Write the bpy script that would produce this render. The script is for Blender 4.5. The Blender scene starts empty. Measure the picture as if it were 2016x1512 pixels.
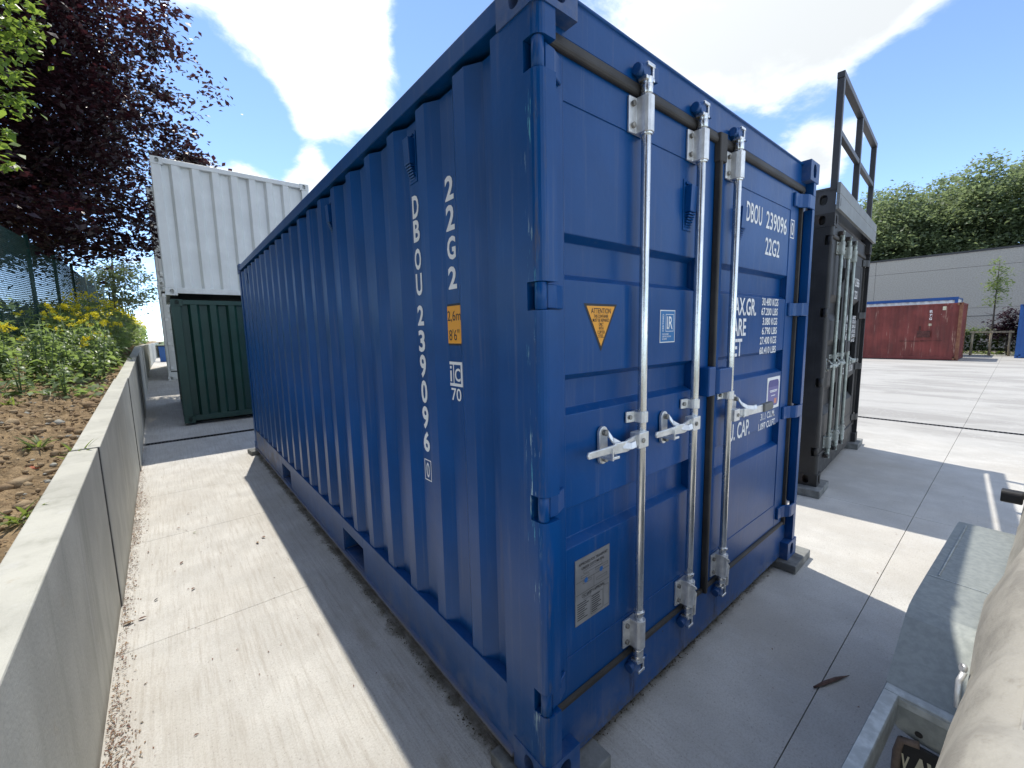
import bpy, bmesh, math, random
import numpy as np
from mathutils import Vector, Matrix, Quaternion
R = math.radians
SC = bpy.context.scene
COL = SC.collection
rnd = random.Random(11)
nrs = np.random.RandomState(5)

# ---------------------------------------------------------------- camera, sky, sun, exposure
CAM = Vector((-0.8446, -0.8886, 1.6424))
YAW, PITCH, ROLL, FPX = 0.6872, -0.1218, -0.0227, 819.67
FW = Vector((math.sin(YAW)*math.cos(PITCH), math.cos(YAW)*math.cos(PITCH), math.sin(PITCH)))
RT = FW.cross(Vector((0, 0, 1))).normalized()
UP = RT.cross(FW)
c_, s_ = math.cos(ROLL), math.sin(ROLL)
RT, UP = c_*RT + s_*UP, -s_*RT + c_*UP
cam = bpy.data.objects.new('camera', bpy.data.cameras.new('camera'))
COL.objects.link(cam)
M = Matrix((RT, UP, -FW)).transposed().to_4x4()
M.translation = CAM
cam.matrix_world = M
cam.data.sensor_width = 36.0
cam.data.lens = FPX/2016*36
cam.data.clip_start = 0.02
cam.data.clip_end = 3000
SC.camera = cam

SUN = Vector((0.289, 1.186, 2.651)).normalized()
ELEV = math.asin(SUN.z)
AZ = math.atan2(SUN.x, SUN.y)
sl = bpy.data.lights.new('sun', 'SUN')
sl.energy = 2.0
sl.angle = R(0.53)
sl.color = (1.0, 0.94, 0.83)
so = bpy.data.objects.new('sun', sl)
COL.objects.link(so)
so.rotation_euler = SUN.to_track_quat('Z', 'Y').to_euler()
so.location = (0, 0, 30)
SKY_STRENGTH, CLOUD_STRENGTH, EXPOSURE = 0.15, 0.95, 1.24
SC.view_settings.view_transform = 'Standard'
SC.view_settings.look = 'None'
SC.view_settings.exposure = EXPOSURE
SC.view_settings.gamma = 1
SC.view_settings.use_curve_mapping = False
SC.render.engine = 'CYCLES'

def ray(px, py):
    return (FW + RT*((px-1008)/FPX) - UP*((py-756)/FPX)).normalized()

W = bpy.data.worlds.new('World')
SC.world = W
W.use_nodes = True

class NT:
    """tiny node-building helper"""
    def __init__(s, tree):
        s.t = tree; s.n = tree.nodes; s.l = tree.links
    def new(s, typ, ins=None, **kw):
        n = s.n.new(typ)
        for k, v in kw.items():
            setattr(n, k, v)
        for k, v in (ins or {}).items():
            sock = n.inputs[k]
            if isinstance(v, bpy.types.NodeSocket):
                s.l.new(v, sock)
            elif isinstance(v, bpy.types.Node):
                s.l.new(v.outputs[0], sock)
            else:
                sock.default_value = v
        return n
    def math(s, op, a, b=0.0, c=0.0, clamp=False):
        n = s.new('ShaderNodeMath', {0: a, 1: b, 2: c}, operation=op)
        n.use_clamp = clamp
        return n.outputs[0]
    def vmath(s, op, a, b=(0, 0, 0)):
        return s.new('ShaderNodeVectorMath', {0: a, 1: b}, operation=op)
    def noise(s, vec, scale, detail=4, rough=0.55, dist=0.0):
        return s.new('ShaderNodeTexNoise', {'Vector': vec, 'Scale': scale, 'Detail': detail, 'Roughness': rough, 'Distortion': dist}).outputs[0]
    def ramp(s, v, lo, hi, smooth=True):
        n = s.new('ShaderNodeMapRange', {'Value': v, 'From Min': lo, 'From Max': hi})
        n.interpolation_type = 'SMOOTHSTEP' if smooth else 'LINEAR'
        return n.outputs[0]
    def mix(s, f, a, b, typ='MIX'):
        n = s.new('ShaderNodeMix', data_type='RGBA', blend_type=typ)
        for k, v in ((0, f), (6, a), (7, b)):
            if isinstance(v, bpy.types.NodeSocket): s.l.new(v, n.inputs[k])
            elif k and len(v) == 3: n.inputs[k].default_value = (*v, 1)
            else: n.inputs[k].default_value = v
        return n.outputs[2]

def build_world():
    W.node_tree.nodes.clear()
    t = NT(W.node_tree)
    geo = t.new('ShaderNodeTexCoord').outputs['Generated']
    d = t.vmath('NORMALIZE', geo).outputs[0]
    sky = t.new('ShaderNodeTexSky', sky_type='NISHITA', sun_disc=False)
    sky.sun_elevation = ELEV; sky.sun_rotation = AZ
    sky.altitude = 4500; sky.air_density = 1.0; sky.dust_density = 0.3; sky.ozone_density = 2.0
    sep = t.new('ShaderNodeSeparateXYZ', {0: d})
    h = t.math('ADD', t.math('MAXIMUM', sep.outputs[2], 0.0), 0.22)
    px = t.math('DIVIDE', sep.outputs[0], h); py = t.math('DIVIDE', sep.outputs[1], h)
    pl = t.new('ShaderNodeCombineXYZ', {0: px, 1: py, 2: 0.37}).outputs[0]
    n1 = t.noise(pl, 1.9, 10, 0.60, 0.5)
    n2 = t.noise(pl, 6.5, 9, 0.66, 0.3)
    base = t.math('ADD', t.math('ADD', t.math('MULTIPLY', n1, 1.15), t.math('MULTIPLY', n2, 0.75)), -0.34)
    # cloud banks and clear gaps, each a soft round patch of sky (direction, radius in degrees, strength)
    acc = base
    for (x, y, rad, amp) in [(1000, 250, 80, -.17), (560, 20, 15, .34), (400, 10, 9, .22), (690, 190, 8.5, .30), (620, 120, 8, .16), (780, 40, 7, .20), (300, 60, 5, .12),
                             (435, 315, 6.0, .50), (610, 345, 3.6, .46), (510, 350, 4, .22),
                             (1180, -60, 13, .16), (1400, 10, 10, .36), (1620, -30, 14, .40), (1880, -70, 16, .40), (1530, 90, 7, .14),
                             (1320, 105, 5, .20), (1705, 255, 2.8, .40), (1640, 300, 4.5, .44), (1470, 215, 3.5, .20), (1560, 330, 5, .26), (1640, 380, 4, .26),
                             (385, 175, 9, -.62), (500, 250, 6, -.42), (330, 120, 5, -.25), (880, 50, 8, -.50), (820, 150, 7, -.35), (700, 320, 6, -.30), (540, 300, 4, -.25), (1000, 130, 6, -.10), (1520, 190, 7, -.20),
                             (1850, 250, 14, -.60), (1990, 190, 13, -.50), (1760, 200, 6, -.30), (1450, 300, 5, -.20), (2000, 420, 12, -.4), (200, 560, 12, -.2)]:
        c = ray(x, y)
        dot = t.vmath('DOT_PRODUCT', d, tuple(c)).outputs['Value']
        acc = t.math('ADD', acc, t.math('MULTIPLY', t.ramp(dot, math.cos(R(rad)), 1.0), amp))
    mask = t.ramp(acc, 0.42, 0.84)
    # bright towards the sun (forward scattering in thin cloud), greyer where thick
    sd = t.vmath('DOT_PRODUCT', d, tuple(SUN)).outputs['Value']
    glow = t.math('POWER', t.math('MAXIMUM', sd, 0.0), 7.0)
    n3 = t.noise(pl, 2.2, 6, 0.6)
    thick = t.ramp(t.math('ADD', acc, t.math('MULTIPLY', n3, 0.5)), 0.84, 1.30)
    back = t.ramp(sd, 0.55, -0.40)
    lum = t.math('MULTIPLY', t.math('ADD', t.math('ADD', 0.60, t.math('MULTIPLY', back, 0.55)), t.math('MULTIPLY', glow, 0.55)), t.math('SUBTRACT', 1.0, t.math('MULTIPLY', t.math('MULTIPLY', thick, t.math('SUBTRACT', 1.15, glow)), 0.26)))
    ccol = t.vmath('MULTIPLY', t.new('ShaderNodeCombineXYZ', {0: lum, 1: lum, 2: lum}).outputs[0], (0.92, 0.965, 1.0)).outputs[0]
    b1 = t.new('ShaderNodeBackground', {'Color': sky.outputs[0], 'Strength': SKY_STRENGTH})
    b2 = t.new('ShaderNodeBackground', {'Color': ccol, 'Strength': CLOUD_STRENGTH})
    up = t.ramp(sep.outputs[2], 0.0, 0.06)
    m = t.new('ShaderNodeMixShader', {0: t.math('MULTIPLY', mask, up), 1: b1.outputs[0], 2: b2.outputs[0]})
    out = t.new('ShaderNodeOutputWorld', {'Surface': m.outputs[0]})
build_world()

# ---------------------------------------------------------------- helpers
class MB:
    def __init__(s):
        s.v = []; s.f = []; s.mi = []; s.sm = []
    def add(s, vs, fs, mi=0, sm=False):
        b = len(s.v); s.v += [tuple(p) for p in vs]
        for f in fs:
            s.f.append([b+i for i in f]); s.mi.append(mi); s.sm.append(sm)
        return s
    def box(s, x0, y0, z0, x1, y1, z1, mi=0):
        return s.add([(x0,y0,z0),(x1,y0,z0),(x1,y1,z0),(x0,y1,z0),(x0,y0,z1),(x1,y0,z1),(x1,y1,z1),(x0,y1,z1)],
                     [(0,3,2,1),(4,5,6,7),(0,1,5,4),(1,2,6,5),(2,3,7,6),(3,0,4,7)], mi)
    def prism(s, poly, fn, a, b, mi=0, sm=False):
        """poly: 2-D points; fn(u,v,w) -> xyz; extruded from w=a to w=b"""
        n = len(poly)
        vs = [fn(u, v, a) for u, v in poly] + [fn(u, v, b) for u, v in poly]
        s.add(vs, [(i, (i+1) % n, n+(i+1) % n, n+i) for i in range(n)], mi, sm)
        k = len(s.v)-2*n
        s.f += [[k+i for i in range(n)][::-1], [k+n+i for i in range(n)]]; s.mi += [mi]*2; s.sm += [False]*2
        return s
    def cyl(s, p0, p1, r0, r1=None, n=12, mi=0, cap=True):
        r1 = r0 if r1 is None else r1
        p0, p1 = Vector(p0), Vector(p1)
        d = (p1-p0).normalized()
        a = d.cross(Vector((0, 0, 1)) if abs(d.z) < .9 else Vector((1, 0, 0))).normalized(); b = d.cross(a)
        vs = []
        for p, r in ((p0, r0), (p1, r1)):
            for i in range(n):
                t = 2*math.pi*i/n
                vs.append(p + a*(r*math.cos(t)) + b*(r*math.sin(t)))
        s.add(vs, [(i, (i+1) % n, n+(i+1) % n, n+i) for i in range(n)], mi, True)
        if cap:
            k = len(s.v)-2*n
            s.f += [[k+i for i in range(n)][::-1], [k+n+i for i in range(n)]]; s.mi += [mi]*2; s.sm += [False]*2
        return s
    def tube(s, path, rs, n=8, mi=0):
        pts = [Vector(p) for p in path]
        if not isinstance(rs, (list, tuple)): rs = [rs]*len(pts)
        b0 = len(s.v); m = len(pts)
        ref = None
        for i, p in enumerate(pts):
            d = (pts[min(i+1, m-1)]-pts[max(i-1, 0)]).normalized()
            if ref is None:
                ref = d.cross(Vector((0, 0, 1)) if abs(d.z) < .9 else Vector((1, 0, 0))).normalized()
            ref = (ref - d*ref.dot(d)).normalized()
            b = d.cross(ref)
            for k in range(n):
                t = 2*math.pi*k/n
                s.v.append(tuple(p + ref*(rs[i]*math.cos(t)) + b*(rs[i]*math.sin(t))))
        for i in range(m-1):
            for k in range(n):
                s.f.append([b0+i*n+k, b0+i*n+(k+1) % n, b0+(i+1)*n+(k+1) % n, b0+(i+1)*n+k]); s.mi.append(mi); s.sm.append(True)
        s.f += [[b0+k for k in range(n)][::-1], [b0+(m-1)*n+k for k in range(n)]]; s.mi += [mi]*2; s.sm += [False]*2
        return s
    def mesh(s, name, mats, recalc=True):
        me = bpy.data.meshes.new(name)
        me.from_pydata(s.v, [], s.f)
        for m in mats: me.materials.append(m)
        me.polygons.foreach_set('material_index', s.mi)
        me.polygons.foreach_set('use_smooth', s.sm)
        if recalc:
            bm = bmesh.new(); bm.from_mesh(me)
            bmesh.ops.recalc_face_normals(bm, faces=bm.faces)
            bm.to_mesh(me); bm.free()
        me.update()
        return me
    def build(s, name, mats, parent=None, bevel=0, seg=2, recalc=True):
        if not isinstance(mats, (list, tuple)): mats = [mats]
        o = bpy.data.objects.new(name, s.mesh(name, mats, recalc))
        COL.objects.link(o)
        if parent: o.parent = parent
        if bevel:
            md = o.modifiers.new('bevel', 'BEVEL'); md.width = bevel; md.segments = seg; md.limit_method = 'ANGLE'; md.angle_limit = R(35)
            md.harden_normals = False
        return o

def tag(o, label=None, cat=None, group=None, kind=None):
    if label: o['label'] = label
    if cat: o['category'] = cat
    if group: o['group'] = group
    if kind: o['kind'] = kind
    return o
def empty(name, loc=(0, 0, 0), rz=0, **kw):
    o = bpy.data.objects.new(name, None); COL.objects.link(o)
    o.location = loc; o.rotation_euler = (0, 0, rz); o.empty_display_size = .1
    return tag(o, **kw)
def obj(name, me, parent=None, loc=None):
    o = bpy.data.objects.new(name, me); COL.objects.link(o)
    if parent: o.parent = parent
    if loc: o.location = loc
    return o
def copy_tree(o, parent=None):
    c = o.copy(); COL.objects.link(c)
    if parent: c.parent = parent
    for ch in list(o.children): copy_tree(ch, c)
    return c
def np_mesh(name, V, F, mat, smooth=False):
    """V (n,3), F (m,k) arrays"""
    me = bpy.data.meshes.new(name)
    V = np.asarray(V, np.float32); F = np.asarray(F, np.int32)
    m, k = F.shape
    me.vertices.add(len(V)); me.vertices.foreach_set('co', V.ravel())
    me.loops.add(m*k); me.loops.foreach_set('vertex_index', F.ravel())
    me.polygons.add(m)
    me.polygons.foreach_set('loop_start', np.arange(0, m*k, k, dtype=np.int32))
    if smooth: me.polygons.foreach_set('use_smooth', np.ones(m, bool))
    for x in (mat if isinstance(mat, (list, tuple)) else [mat]): me.materials.append(x)
    me.update(calc_edges=True)
    return me

# ---------------------------------------------------------------- materials
def mat(name, col, rough=.5, metal=0., var=.12, scale=6., stretch=(1, 1, 1), bump=0., bscale=60., col2=None, lo=.35, hi=.7, coat=0., rvar=.1, extra=None, spec=.5):
    m = bpy.data.materials.new(name); m.use_nodes = True
    t = NT(m.node_tree); p = m.node_tree.nodes['Principled BSDF']
    co = t.new('ShaderNodeTexCoord').outputs['Object']
    v = t.vmath('MULTIPLY', co, stretch).outputs[0]
    n = t.noise(v, scale, 5, .6)
    c2 = col2 if col2 else tuple(min(1, c*(1+2.2*var)) for c in col)
    c1 = col if col2 else tuple(c*(1-var) for c in col)
    c = t.mix(t.ramp(n, lo, hi), c1, c2)
    p.inputs['Metallic'].default_value = metal
    p.inputs['Specular IOR Level'].default_value = spec
    rs = t.math('ADD', rough-rvar/2, t.math('MULTIPLY', t.noise(v, scale*2.3, 3), rvar))
    hgt = None
    if bump: hgt = t.math('MULTIPLY', t.noise(v, bscale, 4, .6), bump)
    if extra:
        r = extra(t, co, c, rs, hgt); c, rs, hgt = r[:3]
        if len(r) > 3: t.l.new(r[3], p.inputs['Metallic'])
    t.l.new(c, p.inputs['Base Color']); t.l.new(rs, p.inputs['Roughness'])
    if coat: p.inputs['Coat Weight'].default_value = coat; p.inputs['Coat Roughness'].default_value = .25
    if hgt is not None:
        b = t.new('ShaderNodeBump', {'Height': hgt, 'Strength': 1.0, 'Distance': 1.0})
        t.l.new(b.outputs[0], p.inputs['Normal'])
    return m

def sepxyz(t, v): return t.new('ShaderNodeSeparateXYZ', {0: v}).outputs

def x_paint(dust=(.30, .28, .25), rust=False):
    """weather: faint vertical streaks, dust low down, small chips"""
    def f(t, co, c, rs, h):
        x, y, z = sepxyz(t, co)
        st = t.noise(t.vmath('MULTIPLY', co, (9, 9, .35)).outputs[0], 4, 5, .65)
        c = t.mix(t.math('MULTIPLY', t.ramp(st, .52, .8), .16), c, dust)
        low = t.math('MULTIPLY', t.ramp(z, .30, .0), t.ramp(t.noise(co, 9, 5, .7), .35, .7))
        c = t.mix(t.math('MULTIPLY', low, .30), c, dust)
        ch = t.math('MULTIPLY', t.ramp(t.noise(co, 46, 3, .6), .70, .74), t.ramp(t.noise(co, 2.2, 2), .50, .66))
        ch = t.math('MULTIPLY', ch, t.ramp(z, .34, .2))
        c = t.mix(t.math('MULTIPLY', ch, .9), c, (.035, .022, .018))
        rs = t.math('ADD', rs, t.math('MULTIPLY', low, .25))
        return c, rs, h
    return f
BLUE = (.001, .060, .222)
def x_post(t, co, c, rs, h):
    """scuffed corner: white and pale-blue scrapes low in a vertical band, rust round the hinge slots"""
    c, rs, h = x_paint()(t, co, c, rs, h)
    x, y, z = sepxyz(t, co)
    band = t.math('MULTIPLY', t.ramp(y, .015, .03), t.ramp(y, .095, .05))
    band = t.math('MULTIPLY', band, t.ramp(x, .03, .01))
    v = t.vmath('MULTIPLY', co, (40, 60, 5.5)).outputs[0]
    sc = t.math('MULTIPLY', t.ramp(t.noise(v, 1.0, 6, .72), .565, .62), t.ramp(t.noise(co, 3.1, 2), .44, .54))
    k = t.math('MULTIPLY', sc, band)
    pale = t.mix(t.ramp(t.noise(co, 6, 1), .45, .55), (.45, .62, .66), (.10, .36, .48))
    c = t.mix(t.math('MULTIPLY', k, .9), c, pale)
    rb = t.math('MULTIPLY', t.ramp(x, .050, .02), t.ramp(y, .055, .02))
    ru = t.math('MULTIPLY', t.ramp(t.noise(t.vmath('MULTIPLY', co, (20, 20, 2.4)).outputs[0], 1.3, 5, .7), .50, .70), rb)
    c = t.mix(t.math('MULTIPLY', ru, .55), c, (.16, .13, .085))
    rs = t.math('ADD', rs, t.math('MULTIPLY', t.math('ADD', k, ru), .3))
    return c, rs, h
m_blue = mat('blue_paint', BLUE, .33, var=.06, scale=2.5, bump=.0022, bscale=5, coat=.0, extra=x_paint(), spec=.28)
m_bluepost = mat('blue_paint_scuffed', BLUE, .30, var=.06, scale=2.5, bump=.0008, bscale=16, extra=x_post, spec=.28)
m_bluecast = mat('blue_paint_castings', BLUE, .42, var=.08, scale=6, bump=.0012, bscale=40, extra=x_paint())
def x_sill(t, co, c, rs, h):
    x, y, z = sepxyz(t, co)
    c, rs, h = x_paint()(t, co, c, rs, h)
    fl = t.math('MULTIPLY', t.ramp(z, .060, .035), t.ramp(t.noise(t.vmath('MULTIPLY', co, (1, .4, 1)).outputs[0], 14, 6, .75), .22, .55))
    c = t.mix(t.math('MULTIPLY', fl, .85), c, (.16, .145, .12))
    far = t.math('MULTIPLY', t.ramp(y, 3.4, 5.0), t.ramp(t.noise(co, 5, 6, .7), .40, .62))
    c = t.mix(t.math('MULTIPLY', far, .7), c, (.20, .19, .17))
    ru = t.math('MULTIPLY', t.ramp(y, 3.9, 4.6), t.ramp(t.noise(co, 13, 4, .7), .58, .66))
    c = t.mix(t.math('MULTIPLY', ru, .75), c, (.13, .05, .035))
    rs = t.math('ADD', rs, t.math('MULTIPLY', t.math('ADD', fl, far), .3))
    return c, rs, h
m_bluesill = mat('blue_paint_sill', BLUE, .42, var=.06, scale=4, bump=.001, bscale=30, extra=x_sill)
def x_dsill(t, co, c, rs, h):
    c, rs, h = x_paint()(t, co, c, rs, h)
    x, y, z = sepxyz(t, co); k = None
    for bx in (.549, .958, 1.312):
        d = t.math('ABSOLUTE', t.math('SUBTRACT', x, bx)); m_ = t.ramp(d, .032, .006); k = m_ if k is None else t.math('MAXIMUM', k, m_)
    k = t.math('MULTIPLY', t.math('MULTIPLY', k, t.ramp(z, .21, .16)), t.ramp(t.noise(t.vmath('MULTIPLY', co, (60, 60, 9)).outputs[0], 1.2, 5, .75), .40, .62))
    c = t.mix(t.math('MULTIPLY', k, .6), c, (.045, .032, .028))
    sp = t.math('MULTIPLY', t.ramp(z, .09, .0), t.ramp(t.noise(co, 30, 5, .75), .44, .6))
    c = t.mix(t.math('MULTIPLY', sp, .7), c, (.13, .12, .095))
    return c, t.math('ADD', rs, t.math('MULTIPLY', t.math('ADD', k, sp), .3)), h
m_bluedsill = mat('blue_paint_door_sill', BLUE, .36, var=.06, scale=2.5, bump=.0015, bscale=6, extra=x_dsill, spec=.28)
m_black = mat('black_paint', (.013, .014, .016), .5, var=.25, scale=4, bump=.001, bscale=18, extra=x_paint((.085, .08, .075)))
m_blackcast = mat('black_paint_worn', (.022, .022, .023), .6, col2=(.055, .035, .026), scale=7, lo=.5, hi=.75, bump=.001, bscale=40)
m_white = mat('white_paint', (.72, .74, .72), .45, var=.03, scale=3, bump=.0008, bscale=14, extra=x_paint((.42, .41, .37)))
m_green = mat('dark_green_paint', (.007, .045, .035), .42, var=.08, scale=3, bump=.0008, bscale=14, extra=x_paint((.10, .12, .10)))
def x_red(t, co, c, rs, h):
    st = t.noise(t.vmath('MULTIPLY', co, (3.4, 3.4, .35)).outputs[0], 2.0, 7, .72)
    c = t.mix(t.math('MULTIPLY', t.ramp(st, .585, .66), .75), c, (.40, .26, .20))
    c = t.mix(t.math('MULTIPLY', t.ramp(t.noise(t.vmath('MULTIPLY', co, (2, 2, .5)).outputs[0], 1.1, 5, .65), .5, .75), .6), c, (.085, .030, .025))
    return c, rs, h
m_red = mat('weathered_red_paint', (.155, .032, .027), .7, var=.15, scale=1.3, bump=.004, bscale=9, extra=x_red)
m_redpost = mat('rusty_red_paint', (.17, .06, .035), .8, col2=(.24, .12, .06), scale=5, bump=.002, bscale=20)
m_farblue = mat('bright_blue_paint', (.012, .085, .30), .4, var=.06, scale=2, bump=.0008, bscale=14)
m_dark = mat('dark_interior', (.012, .013, .016), .9, var=.1)
m_rubber = mat('door_gasket_rubber', (.028, .026, .024), .62, var=.25, scale=5, stretch=(1, 1, 1), bump=.0004, bscale=90)
m_galv = mat('galvanised_steel', (.62, .64, .64), .24, metal=.9, col2=(.84, .85, .84), scale=16, stretch=(1, 1, .35), lo=.3, hi=.7, bump=.0004, bscale=120, rvar=.22)
m_galvw = mat('galvanised_fitting', (.66, .67, .67), .38, metal=.65, col2=(.84, .85, .84), scale=22, bump=.0008, bscale=110, rvar=.2)
m_bolt = mat('dull_bolt', (.26, .25, .225), .55, metal=.7, var=.3, scale=40)
m_grip = mat('grey_grip', (.16, .16, .15), .6, var=.1)
m_wht = mat('white_marking', (.82, .83, .83), .45, var=.02)
m_orange = mat('orange_sticker', (.82, .36, .022), .45, var=.02)
m_blk = mat('black_print', (.012, .012, .013), .5, var=.05)
m_cyan = mat('certificate_blue', (.012, .16, .42), .4, var=.03)
m_plate = mat('aluminium_plate', (.30, .30, .30), .45, metal=.35, var=.08, scale=9)
m_purple = mat('purple_sticker_print', (.13, .12, .33), .4, var=.05)
m_violet = mat('violet_sticker_print', (.05, .05, .24), .4, var=.05)
m_salmon = mat('salmon_print', (.62, .25, .17), .5, var=.05)
m_inkblue = mat('ink_blue', (.02, .12, .35), .5, var=.05)
m_rope = mat('white_seal_cord', (.62, .62, .60), .7, var=.1, scale=60)
m_pad = mat('concrete_block', (.16, .165, .16), .9, var=.25, scale=9, bump=.003, bscale=60)

def x_ground(t, co, c, rs, h):
    x, y, z = sepxyz(t, co)
    # mottled cement film, broom lines along the lane on the left, drawn-out patches on the open yard
    big = t.noise(t.vmath('MULTIPLY', co, (1, .55, 1)).outputs[0], 1.0, 6, .62, .4)
    c = t.mix(t.math('MULTIPLY', t.ramp(big, .42, .72), .55), c, (.45, .415, .36))
    yard = t.ramp(x, 5.5, 9.0)
    pat = t.noise(t.vmath('MULTIPLY', co, (.55, .18, 1)).outputs[0], 1.6, 7, .66, .6)
    c = t.mix(t.math('MULTIPLY', t.math('MULTIPLY', t.ramp(pat, .45, .60), .72), yard), t.mix(t.math('MULTIPLY', yard, .75), c, (.37, .365, .35)), (.27, .262, .25))
    lane = t.ramp(x, .9, .2)
    br = t.noise(t.vmath('MULTIPLY', co, (48, 2.2, 1)).outputs[0], 1.0, 7, .78)
    c = t.mix(t.math('MULTIPLY', t.math('MULTIPLY', t.ramp(br, .44, .68), .55), t.math('ADD', t.math('MULTIPLY', lane, .8), .2)), c, (.36, .325, .28))
    gr = t.noise(co, 120, 3, .8)
    c = t.mix(t.math('MULTIPLY', t.ramp(gr, .42, .68), .42), c, (.34, .31, .27))
    pit = t.ramp(t.noise(co, 75, 3, .7), .60, .70)
    c = t.mix(t.math('MULTIPLY', pit, .55), c, (.22, .20, .175))
    # light spatter patches
    sp = t.ramp(t.noise(co, 16, 5, .75), .52, .60)
    c = t.mix(t.math('MULTIPLY', t.math('MULTIPLY', sp, .28), t.ramp(t.noise(co, 1.3, 3), .45, .62)), c, (.58, .575, .56))
    # damp dirt gathered along the foot of the blue box (runs beside its long side and door end)
    wob = t.math('MULTIPLY', t.math('SUBTRACT', t.noise(co, 7, 5, .7), .5), .22)
    sd = t.math('ADD', t.math('ABSOLUTE', t.math('SUBTRACT', x, .01)), wob)
    side = t.math('MULTIPLY', t.ramp(sd, .045, -.01), t.math('MULTIPLY', t.ramp(y, -.05, .1), t.ramp(y, 6.1, 5.9)))
    fd = t.math('ADD', t.math('ABSOLUTE', t.math('SUBTRACT', y, .10)), t.math('MULTIPLY', wob, .7))
    front = t.math('MULTIPLY', t.ramp(fd, .055, .0), t.math('MULTIPLY', t.ramp(x, .1, .2), t.ramp(x, 2.3, 2.2)))
    dirt = t.math('MAXIMUM', side, front)
    c = t.mix(t.math('MULTIPLY', dirt, .72), c, (.115, .105, .075))
    # buff water stain along the lane beside the box
    wd = t.math('ABSOLUTE', t.math('SUBTRACT', t.math('ADD', x, t.math('MULTIPLY', wob, .6)), -.16))
    ws = t.math('MULTIPLY', t.ramp(wd, .05, .01), t.math('MULTIPLY', t.ramp(y, 2.6, .8), t.ramp(t.noise(co, 3, 4), .42, .60)))
    c = t.mix(t.math('MULTIPLY', ws, .6), c, (.27, .225, .165))
    h = t.math('ADD', t.math('MULTIPLY', t.noise(co, 60, 4, .7), .004), t.math('MULTIPLY', t.math('MULTIPLY', br, .006), lane))
    return c, rs, h
m_conc = mat('yard_concrete', (.56, .55, .52), .85, var=.06, scale=3, bump=.001, extra=x_ground, spec=.3)
def x_wall(t, co, c, rs, h):
    x, y, z = sepxyz(t, co)
    st = t.noise(t.vmath('MULTIPLY', co, (5, 5, .45)).outputs[0], 1.6, 6, .65)
    c = t.mix(t.math('MULTIPLY', t.ramp(st, .48, .72), .5), c, (.27, .27, .225))
    c = t.mix(t.math('MULTIPLY', t.ramp(t.noise(t.vmath('MULTIPLY', co, (9, 9, .6)).outputs[0], 1.4, 4, .6), .58, .7), .35), c, (.52, .52, .50))
    c = t.mix(t.math('MULTIPLY', t.ramp(t.noise(co, 7, 5, .7), .62, .72), .35), c, (.36, .30, .21))
    foot = t.math('MULTIPLY', t.ramp(z, .10, .0), t.ramp(t.noise(co, 11, 4), .3, .65))
    c = t.mix(t.math('MULTIPLY', foot, .6), c, (.20, .17, .12))
    return c, rs, h
m_wall = mat('precast_concrete', (.44, .435, .385), .7, var=.07, scale=2.4, bump=.0012, bscale=70, extra=x_wall, spec=.35)
def x_soil(t, co, c, rs, h):
    h = t.math('ADD', t.math('MULTIPLY', t.noise(co, 7, 6, .7), .06), t.math('MULTIPLY', t.noise(co, 34, 4, .7), .02))
    c = t.mix(t.math('MULTIPLY', t.ramp(t.noise(co, 2.1, 6, .7), .48, .7), .7), c, (.34, .25, .145))
    c = t.mix(t.math('MULTIPLY', t.ramp(t.noise(co, 19, 4, .7), .56, .68), .7), c, (.12, .078, .044))
    return c, rs, h
m_soil = mat('dry_soil', (.24, .172, .10), .95, var=.2, scale=9, bump=.01, extra=x_soil, spec=.2)
m_clod = mat('soil_clods', (.235, .165, .10), .95, col2=(.37, .285, .18), scale=6, lo=.4, hi=.65, bump=.006, bscale=40, spec=.2)
m_stone = mat('pale_stone', (.30, .29, .25), .85, var=.2, scale=14, bump=.003, bscale=50)
m_brick = mat('brick_shard', (.36, .11, .06), .9, var=.15, scale=20)
def leafmat(name, col, trans, rough=.5, var=.35, tw=.45):
    m = bpy.data.materials.new(name); m.use_nodes = True
    t = NT(m.node_tree); m.node_tree.nodes.clear()
    co = t.new('ShaderNodeTexCoord').outputs['Object']
    n = t.noise(co, 1.7, 3, .6); n2 = t.noise(co, 23, 2)
    f = t.ramp(t.math('ADD', t.math('MULTIPLY', n, .6), t.math('MULTIPLY', n2, .4)), .36, .64)
    c = t.mix(f, tuple(x*(1-var) for x in col), tuple(x*(1+var) for x in col))
    ct = t.mix(f, tuple(x*(1-var) for x in trans), tuple(x*(1+var) for x in trans))
    p = t.new('ShaderNodeBsdfPrincipled', {'Base Color': c, 'Roughness': rough, 'Specular IOR Level': .4})
    tr = t.new('ShaderNodeBsdfTranslucent', {'Color': ct})
    mx = t.new('ShaderNodeMixShader', {0: tw, 1: p.outputs[0], 2: tr.outputs[0]})
    t.new('ShaderNodeOutputMaterial', {0: mx.outputs[0]})
    return m
m_beech = leafmat('copper_beech_leaf', (.024, .013, .018), (.075, .020, .025), .36, .45, .3)
m_hazel = leafmat('fresh_green_leaf', (.10, .17, .04), (.30, .42, .06), .45, .25, .5)
m_grey = leafmat('grey_green_leaf', (.10, .13, .08), (.14, .19, .07), .5, .3, .4)
m_bgleaf = leafmat('woodland_leaf', (.15, .19, .115), (.29, .365, .165), .5, .28, .5)
m_plant = leafmat('mustard_leaf', (.17, .235, .125), (.34, .47, .12), .36, .3, .45)
m_weed = leafmat('weed_leaf', (.12, .17, .05), (.28, .36, .07), .5, .3, .45)
m_yellow = leafmat('yellow_petal', (.78, .68, .04), (.78, .70, .05), .6, .10, .4)
m_hedge = leafmat('hedge_leaf', (.045, .075, .028), (.10, .16, .03), .45, .4, .35)
m_young = leafmat('young_tree_leaf', (.14, .19, .07), (.25, .32, .09), .5, .25, .45)
m_plum = leafmat('purple_shrub_leaf', (.035, .014, .026), (.06, .015, .03), .45, .4, .3)
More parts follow.
